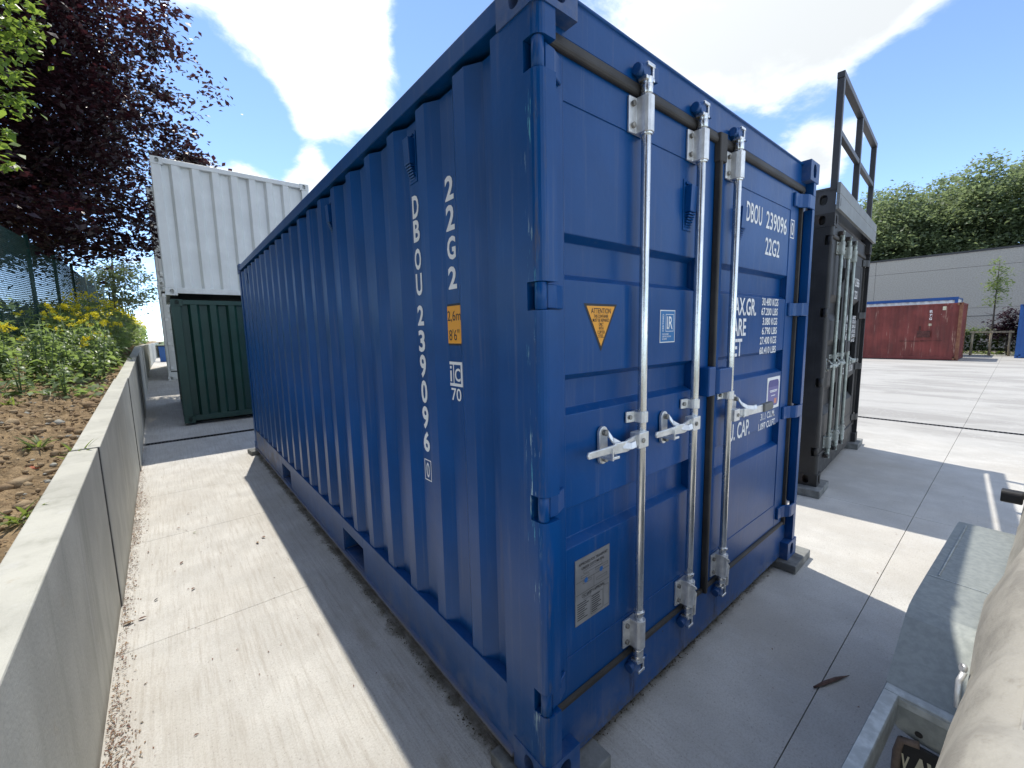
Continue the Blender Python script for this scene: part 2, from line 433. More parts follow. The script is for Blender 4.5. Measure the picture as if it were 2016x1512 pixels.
m_stem = mat('green_stem', (.10, .15, .06), .6, var=.2, scale=20)
m_bark = mat('bark', (.075, .062, .05), .9, var=.3, scale=12, stretch=(1, 1, .3), bump=.01, bscale=25)
m_stake = mat('timber_stake', (.36, .30, .20), .8, var=.2, scale=12, stretch=(1, 1, .2), bump=.002)
m_fence = mat('fence_green', (.012, .055, .045), .5, var=.15, scale=9)
m_fencegrey = mat('grey_wire', (.10, .11, .11), .5, var=.1)
m_drain = mat('cast_iron_grating', (.035, .035, .037), .6, metal=.4, var=.2, scale=20)
m_dry = mat('dry_leaf', (.17, .105, .06), .8, col2=(.30, .20, .115), scale=3, lo=.4, hi=.6)
m_dryred = mat('brown_red_leaf', (.11, .055, .042), .8, col2=(.20, .10, .065), scale=4, lo=.4, hi=.6)
m_fender = mat('galvanised_mudguard', (.28, .305, .295), .60, metal=.5, col2=(.335, .36, .345), scale=45, stretch=(1, 1, 1), lo=.35, hi=.65, bump=.0005, bscale=60, rvar=.2)
m_rail = mat('galvanised_rail', (.42, .45, .45), .5, metal=.6, var=.12, scale=30)
def x_tarp(t, co, c, rs, h):
    c = t.mix(t.math('MULTIPLY', t.ramp(t.noise(co, 2.3, 6, .7), .5, .66), .5), c, (.42, .405, .36))
    c = t.mix(t.math('MULTIPLY', t.ramp(t.noise(co, 28, 5, .75), .55, .7), .35), c, (.24, .215, .175))
    h = t.math('ADD', h, t.math('MULTIPLY', t.noise(co, 150, 2, .6), .0009))
    return c, rs, h
m_tarp = mat('grey_beige_tarpaulin', (.37, .355, .315), .62, col2=(.27, .258, .23), scale=7, lo=.40, hi=.66, bump=.004, bscale=9, rvar=.15, extra=x_tarp)
m_flap = mat('black_rubber_flap', (.012, .012, .013), .6, var=.2, scale=20)
m_flaprim = mat('worn_rubber_edge', (.16, .12, .095), .75, var=.2, scale=20)
m_cream = mat('cream_print', (.55, .52, .38), .6, var=.06)
m_steelgrey = mat('grey_painted_steel', (.20, .215, .22), .5, var=.06, scale=5)
m_railgrey = mat('dark_grey_railing_paint', (.055, .058, .066), .45, var=.08, scale=5)
m_bwall = mat('exposed_aggregate_panel', (.35, .335, .30), .95, col2=(.415, .395, .36), scale=16, lo=.38, hi=.62, bump=.008, bscale=30, spec=.2)
m_coping = mat('dark_coping', (.035, .036, .04), .6, var=.1)

# ---------------------------------------------------------------- text
def text_mesh(name, body, m, O, U, V, w, h, bold=.012, off=.0015, spacing=1.0):
    """flat print: the string fitted to a w x h box, origin O, along unit vectors U (right) and V (up)"""
    cu = bpy.data.curves.new('print', 'FONT'); cu.body = body; cu.offset = bold; cu.resolution_u = 3
    cu.space_character = spacing
    o = bpy.data.objects.new('print', cu); COL.objects.link(o)
    bpy.context.view_layer.update()
    dg = bpy.context.evaluated_depsgraph_get()
    me = bpy.data.meshes.new_from_object(o.evaluated_get(dg)); me.name = name
    bpy.data.objects.remove(o); bpy.data.curves.remove(cu)
    n = len(me.vertices)
    if n == 0: return me
    co = np.empty(n*3, np.float32); me.vertices.foreach_get('co', co); co = co.reshape(-1, 3)
    lo, hi = co.min(0), co.max(0)
    u = (co[:, 0]-lo[0])/max(hi[0]-lo[0], 1e-6)*w; v = (co[:, 1]-lo[1])/max(hi[1]-lo[1], 1e-6)*h
    U = np.array(U, float); V = np.array(V, float); N = np.cross(U, V)
    P = np.array(O, float) + u[:, None]*U + v[:, None]*V + off*N
    me.vertices.foreach_set('co', P.astype(np.float32).ravel())
    me.materials.clear(); me.materials.append(m); me.update()
    return me
def text(name, body, m, parent, O, U, V, w, h, **k):
    return obj(name, text_mesh(name, body, m, O, U, V, w, h, **k), parent)
FX, FZ = (1, 0, 0), (0, 0, 1)          # print on a face that looks to -Y
SX = (0, -1, 0)                        # right-hand direction on a face that looks to -X

# ---------------------------------------------------------------- containers
def holed(mb, P, w, h, cu, cv, ru, rv, depth, N=20):
    """a w x h plate with a slotted hole; P(u,v,d): d metres behind the face"""
    ov, re = [], []
    for i in range(N):
        a = 2*math.pi*(i+.5)/N
        cx, sx = math.cos(a), math.sin(a)
        k = min(ru, rv)
        ex = abs(cx)**.8*(1 if cx >= 0 else -1); ey = abs(sx)**.8*(1 if sx >= 0 else -1)
        ov.append((cu+ru*ex, cv+rv*ey))
        s = min((w-cu)/cx if cx > 1e-6 else (-cu/cx if cx < -1e-6 else 9), (h-cv)/sx if sx > 1e-6 else (-cv/sx if sx < -1e-6 else 9))
        re.append([cu+cx*s, cv+sx*s])
    for (a, b) in ((0, 0), (w, 0), (w, h), (0, h)):
        i = min(range(N), key=lambda k: (re[k][0]-a)**2+(re[k][1]-b)**2); re[i] = [a, b]
    vs = [P(u, v, 0) for u, v in re]+[P(u, v, 0) for u, v in ov]+[P(u, v, depth) for u, v in ov]
    fs = []
    for i in range(N):
        j = (i+1) % N
        fs += [(i, j, N+j, N+i), (N+i, N+j, 2*N+j, 2*N+i)]
    fs.append([2*N+i for i in range(N)])
    mb.add(vs, fs)
def casting_mesh(m, sz=.118):
    mb = MB(); a, b = .162, .178
    holed(mb, lambda u, v, d: (d, u, v), b, sz, .094, sz/2+.002, .026, .041, .07)
    holed(mb, lambda u, v, d: (u, d, v), a, sz, .086, sz/2+.002, .029, .041, .07)
    mb.add([(0,0,0),(a,0,0),(a,b,0),(0,b,0),(0,0,sz),(a,0,sz),(a,b,sz),(0,b,sz)], [(0,3,2,1),(4,5,6,7),(1,2,6,5),(2,3,7,6)])
    bm = bmesh.new(); me = mb.mesh('corner_casting', [m], False); bm.from_mesh(me)
    bmesh.ops.remove_doubles(bm, verts=bm.verts, dist=1e-5); bmesh.ops.recalc_face_normals(bm, faces=bm.faces); bm.to_mesh(me); bm.free()
    return me
def mirror_mesh(me, W, L):
    out = []
    for sx in (0, 1):
        for sy in (0, 1):
            k = me.copy() if (sx or sy) else me
            if sx or sy:
                k.transform(Matrix.Diagonal((-1 if sx else 1, -1 if sy else 1, 1, 1)))
                if (sx+sy) == 1: k.flip_normals()
            out.append((k, W if sx else 0, L if sy else 0))
    return out

def corrugated(y0, y1, z0, z1, xo, depth=.036, first=None, pitch=.284, flat=.07, slope=.061, inner=.085):
    """profile list (y, x) along the side from y0 to y1: outer flats at xo, inner flats at xo+depth"""
    pts = [(y0, xo+depth)]
    y = first if first is not None else y0+.12
    while y+flat+slope < y1:
        pts += [(y-slope, xo+depth), (y, xo), (y+flat, xo), (y+flat+slope, xo+depth)]
        y += pitch
    pts = [p for p in pts if y0 <= p[0] <= y1]
    pts.append((y1, xo+depth))
    return pts
def strip(mb, prof, z0, z1, fn, mi=0):
    vs = [fn(y, x, z0) for y, x in prof]+[fn(y, x, z1) for y, x in prof]
    n = len(prof)
    mb.add(vs, [(i, i+1, n+i+1, n+i) for i in range(n-1)], mi)

def post_section(lite):
    a = [(.004, .064), (.004, .034)]
    if not lite:
        for k in range(1, 5):
            t = k/5*math.pi/2
            a.append((.034-.030*math.cos(t), .034-.030*math.sin(t)))
        a += [(.034, .004), (.074, .004), (.074, .050), (.040, .064)]
    else:
        a = None
    return a

HINGE_Z = (2.352, 1.690, 1.028, .346)
def make_container(name, P, W=2.438, L=6.058, H=2.591, doors=True, labels=None):
    """shipping container, doors at y=0 looking to -Y; P: dict of materials. Returns the root Empty."""
    root = empty(name)
    b = P['body']
    cm = casting_mesh(P['cast'])
    for me, x, y in mirror_mesh(cm, W, L):
        for z in (0, H-.118):
            obj('corner_casting', me, root, (x, y, z))
    # front corner posts with hinge slots; the rear posts are plain angles
    for sx in (0, 1):
        mb = MB()
        fx = (lambda u, v, w: (u, v, w)) if not sx else (lambda u, v, w: (W-u, v, w))
        zs = [.118]
        for hz in reversed(HINGE_Z): zs += [hz-.042, hz+.042]
        zs.append(H-.118)
        for i in range(len(zs)-1):
            if i % 2 == 0: mb.prism(post_section(False), fx, zs[i], zs[i+1])
        mb.prism([(.004, .064), (.004, .215), (.040, .215), (.040, .064)], fx, .118, H-.118)
        mb.build('corner_post', P['post'], root)
        mb = MB()
        mb.prism([(.006, L-.03), (.03, L-.006), (.13, L-.006), (.13, L-.05), (.05, L-.06), (.05, L-.14), (.006, L-.14)], fx, .118, H-.118)
        mb.build('corner_post', P['post'], root, .003, 1)
        # side wall
        mb = MB()
        pr = corrugated(.215, L-.14, .3, 2.4, .012, first=.376)
        strip(mb, pr, .30, H-.115, lambda y, x, z: fx(x, y, z))
        mb.build('side_panel', b, root, recalc=False)
        # top rail, and the ledge the corrugation stands on
        mb = MB(); mb.prism([(.004, H-.09), (.004, H-.022), (.012, H-.014), (.07, H-.014), (.07, H-.09)], lambda u, v, w: fx(u, w, v), .178, L-.178)
        mb.build('top_rail', P['rail'], root, .002, 1)
        mb = MB()
        zt, zb = .300, .050
        pocket = [(1.70, 2.10), (3.76, 4.16)] if P.get('pockets', 1) else []
        ys = [.178]
        for a, c in pocket: ys += [a, c]
        ys.append(L-.178)
        for i in range(len(ys)-1):
            if i % 2 == 0:
                mb.prism([(.005, zb), (.005, zt), (.060, zt), (.060, zt-.008), (.014, zt-.008), (.014, zb)], lambda u, v, w: fx(u, w, v), ys[i], ys[i+1])
            else:
                mb.prism([(.005, .222), (.005, zt), (.060, zt), (.060, zt-.008), (.014, zt-.008), (.014, .222)], lambda u, v, w: fx(u, w, v), ys[i], ys[i+1])
                a, c = ys[i], ys[i+1]
                for y0, y1 in ((a-.006, a), (c, c+.006)):
                    q0 = fx(.015, y0, .06); q1 = fx(.6, y1, .222); mb.box(min(q0[0], q1[0]), y0, .06, max(q0[0], q1[0]), y1, .222)
                q0 = fx(.015, 0, 0); q1 = fx(.6, 0, 0)
                mb.box(min(q0[0], q1[0]), a, .222, max(q0[0], q1[0]), c, .228)
                mb.box(min(q0[0], q1[0]), a, .052, max(q0[0], q1[0]), c, .058)
        # rolled bottom flange that sticks out a little and gathers dirt
        mb.prism([(-.010, .032), (-.012, .040), (-.008, .048), (.005, .052), (.030, .052), (.030, .032)], lambda u, v, w: fx(u, w, v), .178, L-.178)
        mb.build('bottom_sill', P['sill'], root, .0015, 1)
    # roof, floor, blind end
    mb = MB(); pr = corrugated(.06, L-.06, 0, 0, 0, depth=-.02, first=.3, pitch=.209, flat=.09, slope=.014)
    n = len(pr)
    mb.add([(.07, y, H-.034-x) for y, x in pr]+[(W-.07, y, H-.034-x) for y, x in pr], [(i, i+1, n+i+1, n+i) for i in range(n-1)])
    mb.box(.07, .06, H-.09, W-.07, L-.06, H-.07)
    mb.build('roof', P.get('roof', b), root)
    mb = MB(); mb.box(.06, .12, .23, W-.06, L-.1, .30); mb.build('floor', m_dark, root)
    mb = MB(); pr = corrugated(.13, W-.13, 0, 0, .012, depth=.045, first=.24)
    strip(mb, pr, .25, H-.12, lambda u, d, z: (u, L-d, z)); mb.build('end_panel', b, root)
    mb = MB(); mb.box(.162, L-.08, .03, W-.162, L-.012, .25); mb.build('end_sill', b, root, .002, 1)
    mb = MB(); mb.box(.162, L-.08, H-.12, W-.162, L-.012, H-.012); mb.build('end_rail', b, root, .002, 1)
    # door header and door sill
    mb = MB(); mb.prism([(.048, 2.455), (.048, H-.026), (.040, H-.022), (.040, H-.014), (.15, H-.014), (.15, 2.455)], lambda u, v, w: (w, u, v), .076, W-.076)
    mb.build('door_header', b, root, .002, 1)
    mb = MB(); mb.prism([(.046, .012), (.052, .235), (.15, .235), (.15, .012)], lambda u, v, w: (w, u, v), .076, W-.076)
    mb.build('door_sill', P.get('dsill', b), root, .002, 1)
    # ---- door leaves (z values are heights above the container base)
    Z0, Z1 = .255, 2.432
    ch = P.get('channels') or [(1.750, 1.895), (1.303, 1.440), (.826, .976)]
    dep = P.get('chdepth', .034)
    prof = [(.412, .0585)]
    for lo, hi in sorted(ch):
        s = P.get('chslope', .020)
        prof += [(lo, .0585), (lo+s, .0585+dep), (hi-s, .0585+dep), (hi, .0585)]
    prof.append((2.285, .0585))
    leaves = []
    for side, (x0, xa, xb, x1) in enumerate(((.080, .155, 1.000, 1.150), (1.198, 1.252, 2.150, 2.285))):
        door = obj('door', None, root) if False else None
        mb = MB()
        mb.box(x0, .055, Z0, xa, .100, Z1); mb.box(xb, .055, Z0, x1, .100, Z1)
        mb.box(xa, .056, 2.285, xb, .100, Z1); mb.box(xa, .056, Z0, xb, .100, .412)
        n = len(prof)
        mb.add([(xa, y, z) for z, y in prof]+[(xb, y, z) for z, y in prof], [(i, n+i, n+i+1, i+1) for i in range(n-1)])
        # weld beads round the panel
        for x in (xa, xb): mb.cyl((x, .0575, .412), (x, .0575, 2.285), .0035, n=5, cap=False)
        for z in (.412, 2.285): mb.cyl((xa, .058, z), (xb, .058, z), .0035, n=5, cap=False)
        door = mb.build('door', b, root, .0025, 2, recalc=True)
        leaves.append(door)
    dl, dr = leaves
    # gaskets
    mb = MB(); mb.prism([(.042, 2.410), (.036, 2.422), (.042, 2.450), (.056, 2.456), (.056, 2.408)], lambda u, v, w: (w, u, v), .078, 1.170); mb.build('gasket', m_rubber, dl, .003, 1)
    mb = MB(); mb.prism([(.042, 2.410), (.036, 2.422), (.042, 2.450), (.056, 2.456), (.056, 2.408)], lambda u, v, w: (w, u, v), 1.190, W-.105); mb.build('gasket', m_rubber, dr, .003, 1)
    mb = MB(); mb.prism([(.044, .238), (.040, .246), (.044, .258), (.056, .264), (.056, .234)], lambda u, v, w: (w, u, v), .078, 1.152); mb.build('gasket', m_rubber, dl, .003, 1)
    mb = MB(); mb.prism([(.044, .238), (.040, .246), (.044, .258), (.056, .264), (.056, .234)], lambda u, v, w: (w, u, v), 1.190, W-.13); mb.build('gasket', m_rubber, dr, .003, 1)
    mb = MB(); mb.prism([(1.150, .056), (1.152, .030), (1.160, .026), (1.183, .032), (1.192, .056)], lambda u, v, w: (u, v, w), .236, 2.405)
    mb.prism([(1.14, .0555), (1.146, .028), (1.20, .022), (1.215, .0555)], lambda u, v, w: (u, v, w), 2.33, 2.452)
    mb.build('gasket', m_rubber, dr, .003, 1)
    mb = MB(); mb.prism([(2.286, .058), (2.290, .036), (2.304, .036), (2.310, .058)], lambda u, v, w: (u, v, w), .236, 2.43); mb.build('gasket', m_rubber, dr, .003, 1)
    if P.get('edge_gasket'):
        mb = MB(); mb.prism([(.0755, .056), (.0755, .004), (.0795, .004), (.0795, .056)], lambda u, v, w: (u, v, w), .236, 2.43); mb.build('gasket', m_rubber, dl)
    # back wall of the recess between right door and post
    mb = MB(); mb.box(2.300, .062, .236, 2.385, .10, 2.43); mb.build('post_flange', b, root)
    # hinges
    for z in HINGE_Z:
        mb = MB(); mb.cyl((.026, .028, z-.041), (.026, .028, z+.041), .0185, n=14)
        mb.prism([(.046, .018), (.088, .024), (.140, .046), (.140, .054), (.046, .054)], lambda u, v, w: (u, v, w), z-.036, z+.036)
        mb.build('hinge', P['post'], dl, .0025, 1)
        mb = MB()
        mb.prism([(2.176, .0555), (2.176, .046), (2.182, .040), (2.232, .040), (2.262, .030), (2.290, .008), (2.310, .003), (2.405, .003), (2.405, .014), (2.318, .016), (2.296, .024), (2.270, .044), (2.240, .0555)],
                 lambda u, v, w: (u, v, w), z-.040, z+.040)
        mb.cyl((W-.026, .028, z-.041), (W-.026, .028, z+.041), .0185, n=14)
        mb.build('hinge', P['post'], dr, .003, 2)
    # lock bars
    gm, fm = P['bar'], P['fit']
    for k, (bx, door) in enumerate(((.549, dl), (.958, dl), (1.312, dr))):
        y = .020
        mb = MB()
        mb.cyl((bx, y, .25), (bx, y, 2.43), .0172, n=18)
        for z in (2.279, .432): mb.cyl((bx, y, z-.006), (bx, y, z+.008), .0225, n=18)
        for z in (2.421, .252): mb.cyl((bx, y, z-.012), (bx, y, z+.02), .021, n=18)
        # cam ends
        for sg, z in ((1, 2.45), (-1, .225)):
            mb.cyl((bx, y, z-.02*sg), (bx, y, z+.012*sg), .017, .021, n=16)
            mb.box(bx-.026, y-.016, z+.006*sg-.006, bx+.026, y+.02, z+.006*sg+.006)
            mb.box(bx+.012, y-.016, z+.006*sg-(0 if sg > 0 else .05), bx+.022, y+.02, z+.006*sg+(.05 if sg > 0 else 0))
            mb.box(bx-.020, y-.018, z+.05*sg-.006, bx+.024, y+.016, z+.05*sg+.006)
        mb.build('lock_bar', gm, door, .002, 2)
        # keepers bolted to header and sill
        for sg, z in ((1, 2.482), (-1, .196)):
            mb = MB()
            mb.cyl((bx-.014, .010, z), (bx-.014, .050, z), .024, n=14)
            mb.cyl((bx-.052, .030, z), (bx-.012, .030, z), .020, n=12)
            mb.box(bx+.024, .006, z-.026, bx+.050, .050, z+.022)
            mb.cyl((bx+.052, .028, z-.004), (bx+.066, .028, z-.004), .012, n=8)
            mb.build('cam_keeper', P['keep'], root, .003, 2)
        # sleeves
        for z in (2.340, .342):
            mb = MB()
            arc = [(bx+.027*math.cos(a), y-.027*math.sin(a)) for a in [i*math.pi/8 for i in range(9)]]
            sec = arc + [(bx-.027, .044), (bx-.066, .047), (bx-.066, .0545), (bx+.027, .0545)]
            mb.prism(sec, lambda u, v, w: (u, v, w), z-.060, z+.060, sm=False)
            for dz in (-.036, .036):
                mb.cyl((bx-.046, .049, z+dz), (bx-.046, .036, z+dz), .010, n=10, mi=1)
                mb.cyl((bx+.0255, y+.006, z+dz), (bx+.0285, y+.005, z+dz), .0055, n=8, mi=2)
            mb.build('bar_bracket', [fm, m_bolt, m_blk], door, .002, 2)
        z = 1.250; mb = MB()
        arc = [(bx+.023*math.cos(a), y-.023*math.sin(a)) for a in [i*math.pi/6 for i in range(7)]]
        mb.prism(arc+[(bx-.023, .040), (bx-.060, .048), (bx-.060, .0545), (bx+.023, .0545)], lambda u, v, w: (u, v, w), z-.021, z+.021)
        mb.cyl((bx-.045, .049, z), (bx-.045, .037, z), .009, n=10, mi=1)
        mb.cyl((bx+.022, y+.004, z), (bx+.0245, y+.003, z), .005, n=8, mi=2)
        mb.build('bar_guide', [fm, m_bolt, m_blk], door, .002, 2)
        # handle: hub on the bar, flat lever, catch with hasp
        sg = -1 if k < 2 else 1
        zh = 1.168 if k < 2 else 1.145
        mb = MB()
        mb.box(min(bx, bx+sg*.062), -.012, zh-.030, max(bx, bx+sg*.062), .030, zh+.030)
        mb.cyl((bx+sg*.038, -.012, zh), (bx+sg*.038, -.017, zh), .010, n=10, mi=1)
        x1, x2, x3 = bx+sg*.050, bx+sg*.150, bx+sg*(.350 if k < 2 else .455)
        mb.prism([(x1, .006), (x2, -.020), (x2, -.010), (x1, .016)], lambda u, v, w: (u, v, w), zh-.021, zh+.021)
        if k < 2:
            mb.prism([(x2, -.020), (bx+sg*.21, -.010), (bx+sg*.21, -.001), (x2, -.010)], lambda u, v, w: (u, v, w), zh-.021, zh+.019)
            mb.prism([(bx+sg*.20, zh-.014), (x3, zh-.010), (x3+sg*.005, zh+.002), (x3, zh+.014), (bx+sg*.20, zh+.014)], lambda u, v, w: (u, w, v), -.012, -.003)
        else:
            mb.prism([(x2, zh-.018), (bx+sg*.34, zh-.024), (bx+sg*.34, zh+.016), (x2, zh+.020)], lambda u, v, w: (u, w, v), -.020, -.010)
        mb.build('door_handle', [fm, m_bolt], door, .003, 2)
        if k == 2:
            mb = MB(); mb.prism([(bx+.34, zh-.026), (x3, zh-.024), (x3+.012, zh-.012), (x3+.012, zh+.012), (x3, zh+.020), (bx+.34, zh+.018)], lambda u, v, w: (u, w, v), -.030, -.004)
            mb.build('handle_grip', m_grip, door, .005, 2)
        # catch plate
        xc = bx+sg*(.205 if k < 2 else .122); zc = 1.170 if k < 2 else 1.165
        mb = MB()
        oval = [(xc+.024*math.cos(a), zc+(.046 if math.sin(a) > 0 else -.046)+.024*math.sin(a)) for a in [i*math.pi/8 for i in range(16)]]
        mb.prism(oval, lambda u, v, w: (u, w, v), .042, .0545)
        for dz in (.048, -.048): mb.cyl((xc, .043, zc+dz), (xc, .026, zc+dz), .012, n=10, mi=1)
        mb.box(xc-.030, -.016, zc-.040, xc+.018, .044, zc-.030)
        mb.box(xc-.030, -.022, zc-.040, xc-.024, -.010, zc+.004)
        # swinging hasp that hooks down over the lever
        pts = [(xc, .028, zc+.048), (xc+.012, .016, zc+.022), (xc+.034, -.006, zc+.004), (xc+.062, -.026, zc+.000), (xc+.086, -.030, zc+.004)]
        for a, c in zip(pts[:-1], pts[1:]):
            w0 = .011
            mb.add([(a[0]-.003, a[1]-.004, a[2]-w0), (a[0]+.003, a[1]+.004, a[2]+w0), (c[0]+.003, c[1]+.004, c[2]+w0), (c[0]-.003, c[1]-.004, c[2]-w0),
                    (a[0]-.003, a[1]-.012, a[2]-w0), (a[0]+.003, a[1]-.004, a[2]+w0), (c[0]+.003, c[1]-.004, c[2]+w0), (c[0]-.003, c[1]-.012, c[2]-w0)],
                   [(0, 3, 2, 1), (4, 5, 6, 7), (0, 1, 5, 4), (1, 2, 6, 5), (2, 3, 7, 6), (3, 0, 4, 7)])
        mb.build('handle_catch', [fm, m_bolt], door, .002, 2)
        if k:
            mb = MB(); r = .030
            p = [(bx-.030, y-.004, .405), (bx-.024, y-.024, .398), (bx, y-.032, .380), (bx+.022, y-.027, .360), (bx+.031, y-.012, .345), (bx+.030, y-.020, .330), (bx+.031, y-.016, .29), (bx+.030, y-.010, .24), (bx+.022, y-.014, .216), (bx+.028, y-.020, .225), (bx+.034, y-.018, .27), (bx+.034, y-.020, .33)]
            mb.tube(p, .0042, 6); mb.build('seal_cord', m_rope, door)
    # lock box over the middle seam
    mb = MB(); mb.box(1.060, .004, 1.268, 1.128, .054, 1.405); mb.build('lock_box', P['post'], dl, .006, 2)
    mb = MB(); mb.prism([(1.136, .0535), (1.136, .012), (1.150, -.004), (1.285, -.004), (1.285, .0535)], lambda u, v, w: (u, v, w), 1.272, 1.392); mb.build('lock_box', P['post'], dr, .005, 2)
    # louvred vents
    def vent(parent, O, U, N, h=.205, w=.070):
        mb = MB(); O, U, N = Vector(O), Vector(U), Vector(N); Zv = Vector((0, 0, 1))
        def q(u, v, n): return tuple(O+U*u+Zv*v+N*n)
        def bx(u0, v0, n0, u1, v1, n1):
            mb.add([q(u0, v0, n0), q(u1, v0, n0), q(u1, v1, n0), q(u0, v1, n0), q(u0, v0, n1), q(u1, v0, n1), q(u1, v1, n1), q(u0, v1, n1)],
                   [(0, 3, 2, 1), (4, 5, 6, 7), (0, 1, 5, 4), (1, 2, 6, 5), (2, 3, 7, 6), (3, 0, 4, 7)])
        bx(-w/2, 0, 0, w/2, h, .004)
        mb.prism([(.075, .004), (.075, .030), (h-.028, .034), (h-.028, .004)], lambda u, v, n: q(n, u, v), -w*.36, w*.36)
        for i in range(7):
            v = .012+i*.010
            mb.prism([(v, .004), (v, .006+i*.0038), (v+.006, .008+i*.0038), (v+.006, .004)], lambda u, v2, n: q(n, u, v2), -w*.34, w*.34)
        bx(-w*.36, h-.020, .003, w*.36, h-.012, .012)
        mb.build('vent', b, parent, .002, 1)
    vent(dl, (.918, .0585, 2.000), FX, (0, -1, 0)); vent(dr, (1.420, .0585, 2.000), FX, (0, -1, 0))
    vent(root, (.048, .838, 2.236), SX, (-1, 0, 0)); vent(root, (.048, 1.975, 2.236), SX, (-1, 0, 0)); vent(root, (.048, L-.62, 2.236), SX, (-1, 0, 0))
    return root, dl, dr

PB = dict(body=m_blue, cast=m_bluecast, post=m_bluepost, rail=m_blue, sill=m_bluesill, bar=m_galv, fit=m_galvw, keep=m_bluecast, dsill=m_bluedsill)
blue, bdl, bdr = make_container('shipping_container', PB)
blue.location = (0, 0, .06)
tag(blue, 'large blue shipping container with closed doors and galvanised lock bars, nearest the camera', 'container')
HB = .06
# markings on the blue container ----------------------------------------------------------------
yd = .0585
def ft(body, x0, z0, x1, z1, parent=bdr, m=m_wht, y=yd, name='lettering', **k):
    return text(name, body, m, parent, (x0, y, z0-HB), FX, FZ, x1-x0, z1-z0, **k)
ft('DBOU', 1.518, 2.190, 1.722, 2.290); ft('239096', 1.780, 2.188, 2.097, 2.284)
ft('0', 2.166, 2.200, 2.204, 2.276, y=.055)
def frame(parent, O, U, V, w, h, t, m, name='marking_box', off=.0012):
    mb = MB(); O, U, V = Vector(O), Vector(U), Vector(V); N = U.cross(V)
    P = lambda u, v: tuple(O+U*u+V*v+N*off)
    mb.add([P(0, 0), P(w, 0), P(w, h), P(0, h), P(t, t), P(w-t, t), P(w-t, h-t), P(t, h-t)], [(0, 1, 5, 4), (1, 2, 6, 5), (2, 3, 7, 6), (3, 0, 4, 7)])
    return mb.build(name, m, parent, recalc=False)
def patch(parent, O, U, V, pts, m, name, off=.001):
    mb = MB(); O, U, V = Vector(O), Vector(U), Vector(V); N = U.cross(V)
    mb.add([tuple(O+U*u+V*v+N*off) for u, v in pts], [tuple(range(len(pts)))])
    return mb.build(name, m, parent, recalc=False)
def rr(w, h, r, n=4):
    out = []
    for cx, cy, a0 in ((w-r, r, -90), (w-r, h-r, 0), (r, h-r, 90), (r, r, 180)):
        for i in range(n+1):
            a = R(a0+90*i/n); out.append((cx+r*math.cos(a), cy+r*math.sin(a)))
    return out
frame(bdr, (2.152, .055, 2.182-HB), FX, FZ, .066, .110, .006, m_wht)
ft('22G2', 1.784, 2.047, 2.000, 2.142)
for s, x0, z0, x1, z1 in [('MAX.GR.', 1.362, 1.707, 1.700, 1.800), ('TARE', 1.362, 1.600, 1.575, 1.692), ('NET', 1.362, 1.492, 1.533, 1.585),
                          ('30.480 KGS', 1.780, 1.766, 2.028, 1.810), ('67.200 LBS', 1.776, 1.711, 2.026, 1.754), ('3.080 KGS', 1.800, 1.655, 2.026, 1.698),
                          ('6.790 LBS', 1.797, 1.600, 2.026, 1.643), ('27.400 KGS', 1.774, 1.544, 2.025, 1.588), ('60.410 LBS', 1.774, 1.488, 2.025, 1.530),
                          ('CU. CAP.', 1.362, 1.034, 1.688, 1.128), ('31.1 CU.M.', 1.842, 1.088, 2.066, 1.130), ('1.097 CU.FT.', 1.816, 1.030, 2.086, 1.072)]:
    ft(s, x0, z0, x1, z1, bold=.02)
# purple notice by the handle
O = (1.922, yd, 1.140-HB)
n_ = patch(bdr, O, FX, FZ, rr(.206, .198, .006), m_wht, 'notice_sticker')
patch(n_, O, FX, FZ, [(u+.018, v+.018) for u, v in rr(.170, .162, .028)], m_purple, 'sticker_print', .0016)
patch(n_, O, FX, FZ, [(.020, .138), (.186, .138), (.186, .160), (.172, .178), (.034, .178), (.020, .160)], m_violet, 'sticker_print', .0020)
for v, u0, u1 in ((.112, .045, .165), (.104, .052, .158), (.080, .070, .135)):
    patch(n_, O, FX, FZ, [(u0, v), (u1, v), (u1, v+.005), (u0, v+.005)], m_wht, 'printed_line', .0020)
patch(n_, O, FX, FZ, [(.122, .030), (.160, .030), (.160, .062), (.122, .062)], m_salmon, 'sticker_print', .0020)
# attention triangle
O = (.253, yd, 1.570-HB)
tr = patch(bdl, O, FX, FZ, [(.0915, 0), (.183, .167), (0, .167)], m_blk, 'warning_triangle')
patch(tr, O, FX, FZ, [(.0915, .019), (.169, .159), (.014, .159)], m_orange, 'sticker_print', .0016)
for s, z, w, h in [('ATTENTION', .1335, .108, .0185), ('THIS CONTAINER', .1185, .080, .0115), ('MUST BE REPAIRED', .1045, .092, .0115), ('ONLY', .0905, .026, .0115), ('WITH', .0765, .026, .0115), ('CORTEN', .0625, .040, .0115), ('STEEL', .0485, .030, .0115)]:
    text('lettering', s, m_blk, tr, (O[0]+.0915-w/2, yd, O[2]+z), FX, FZ, w, h, off=.0022, bold=.006)
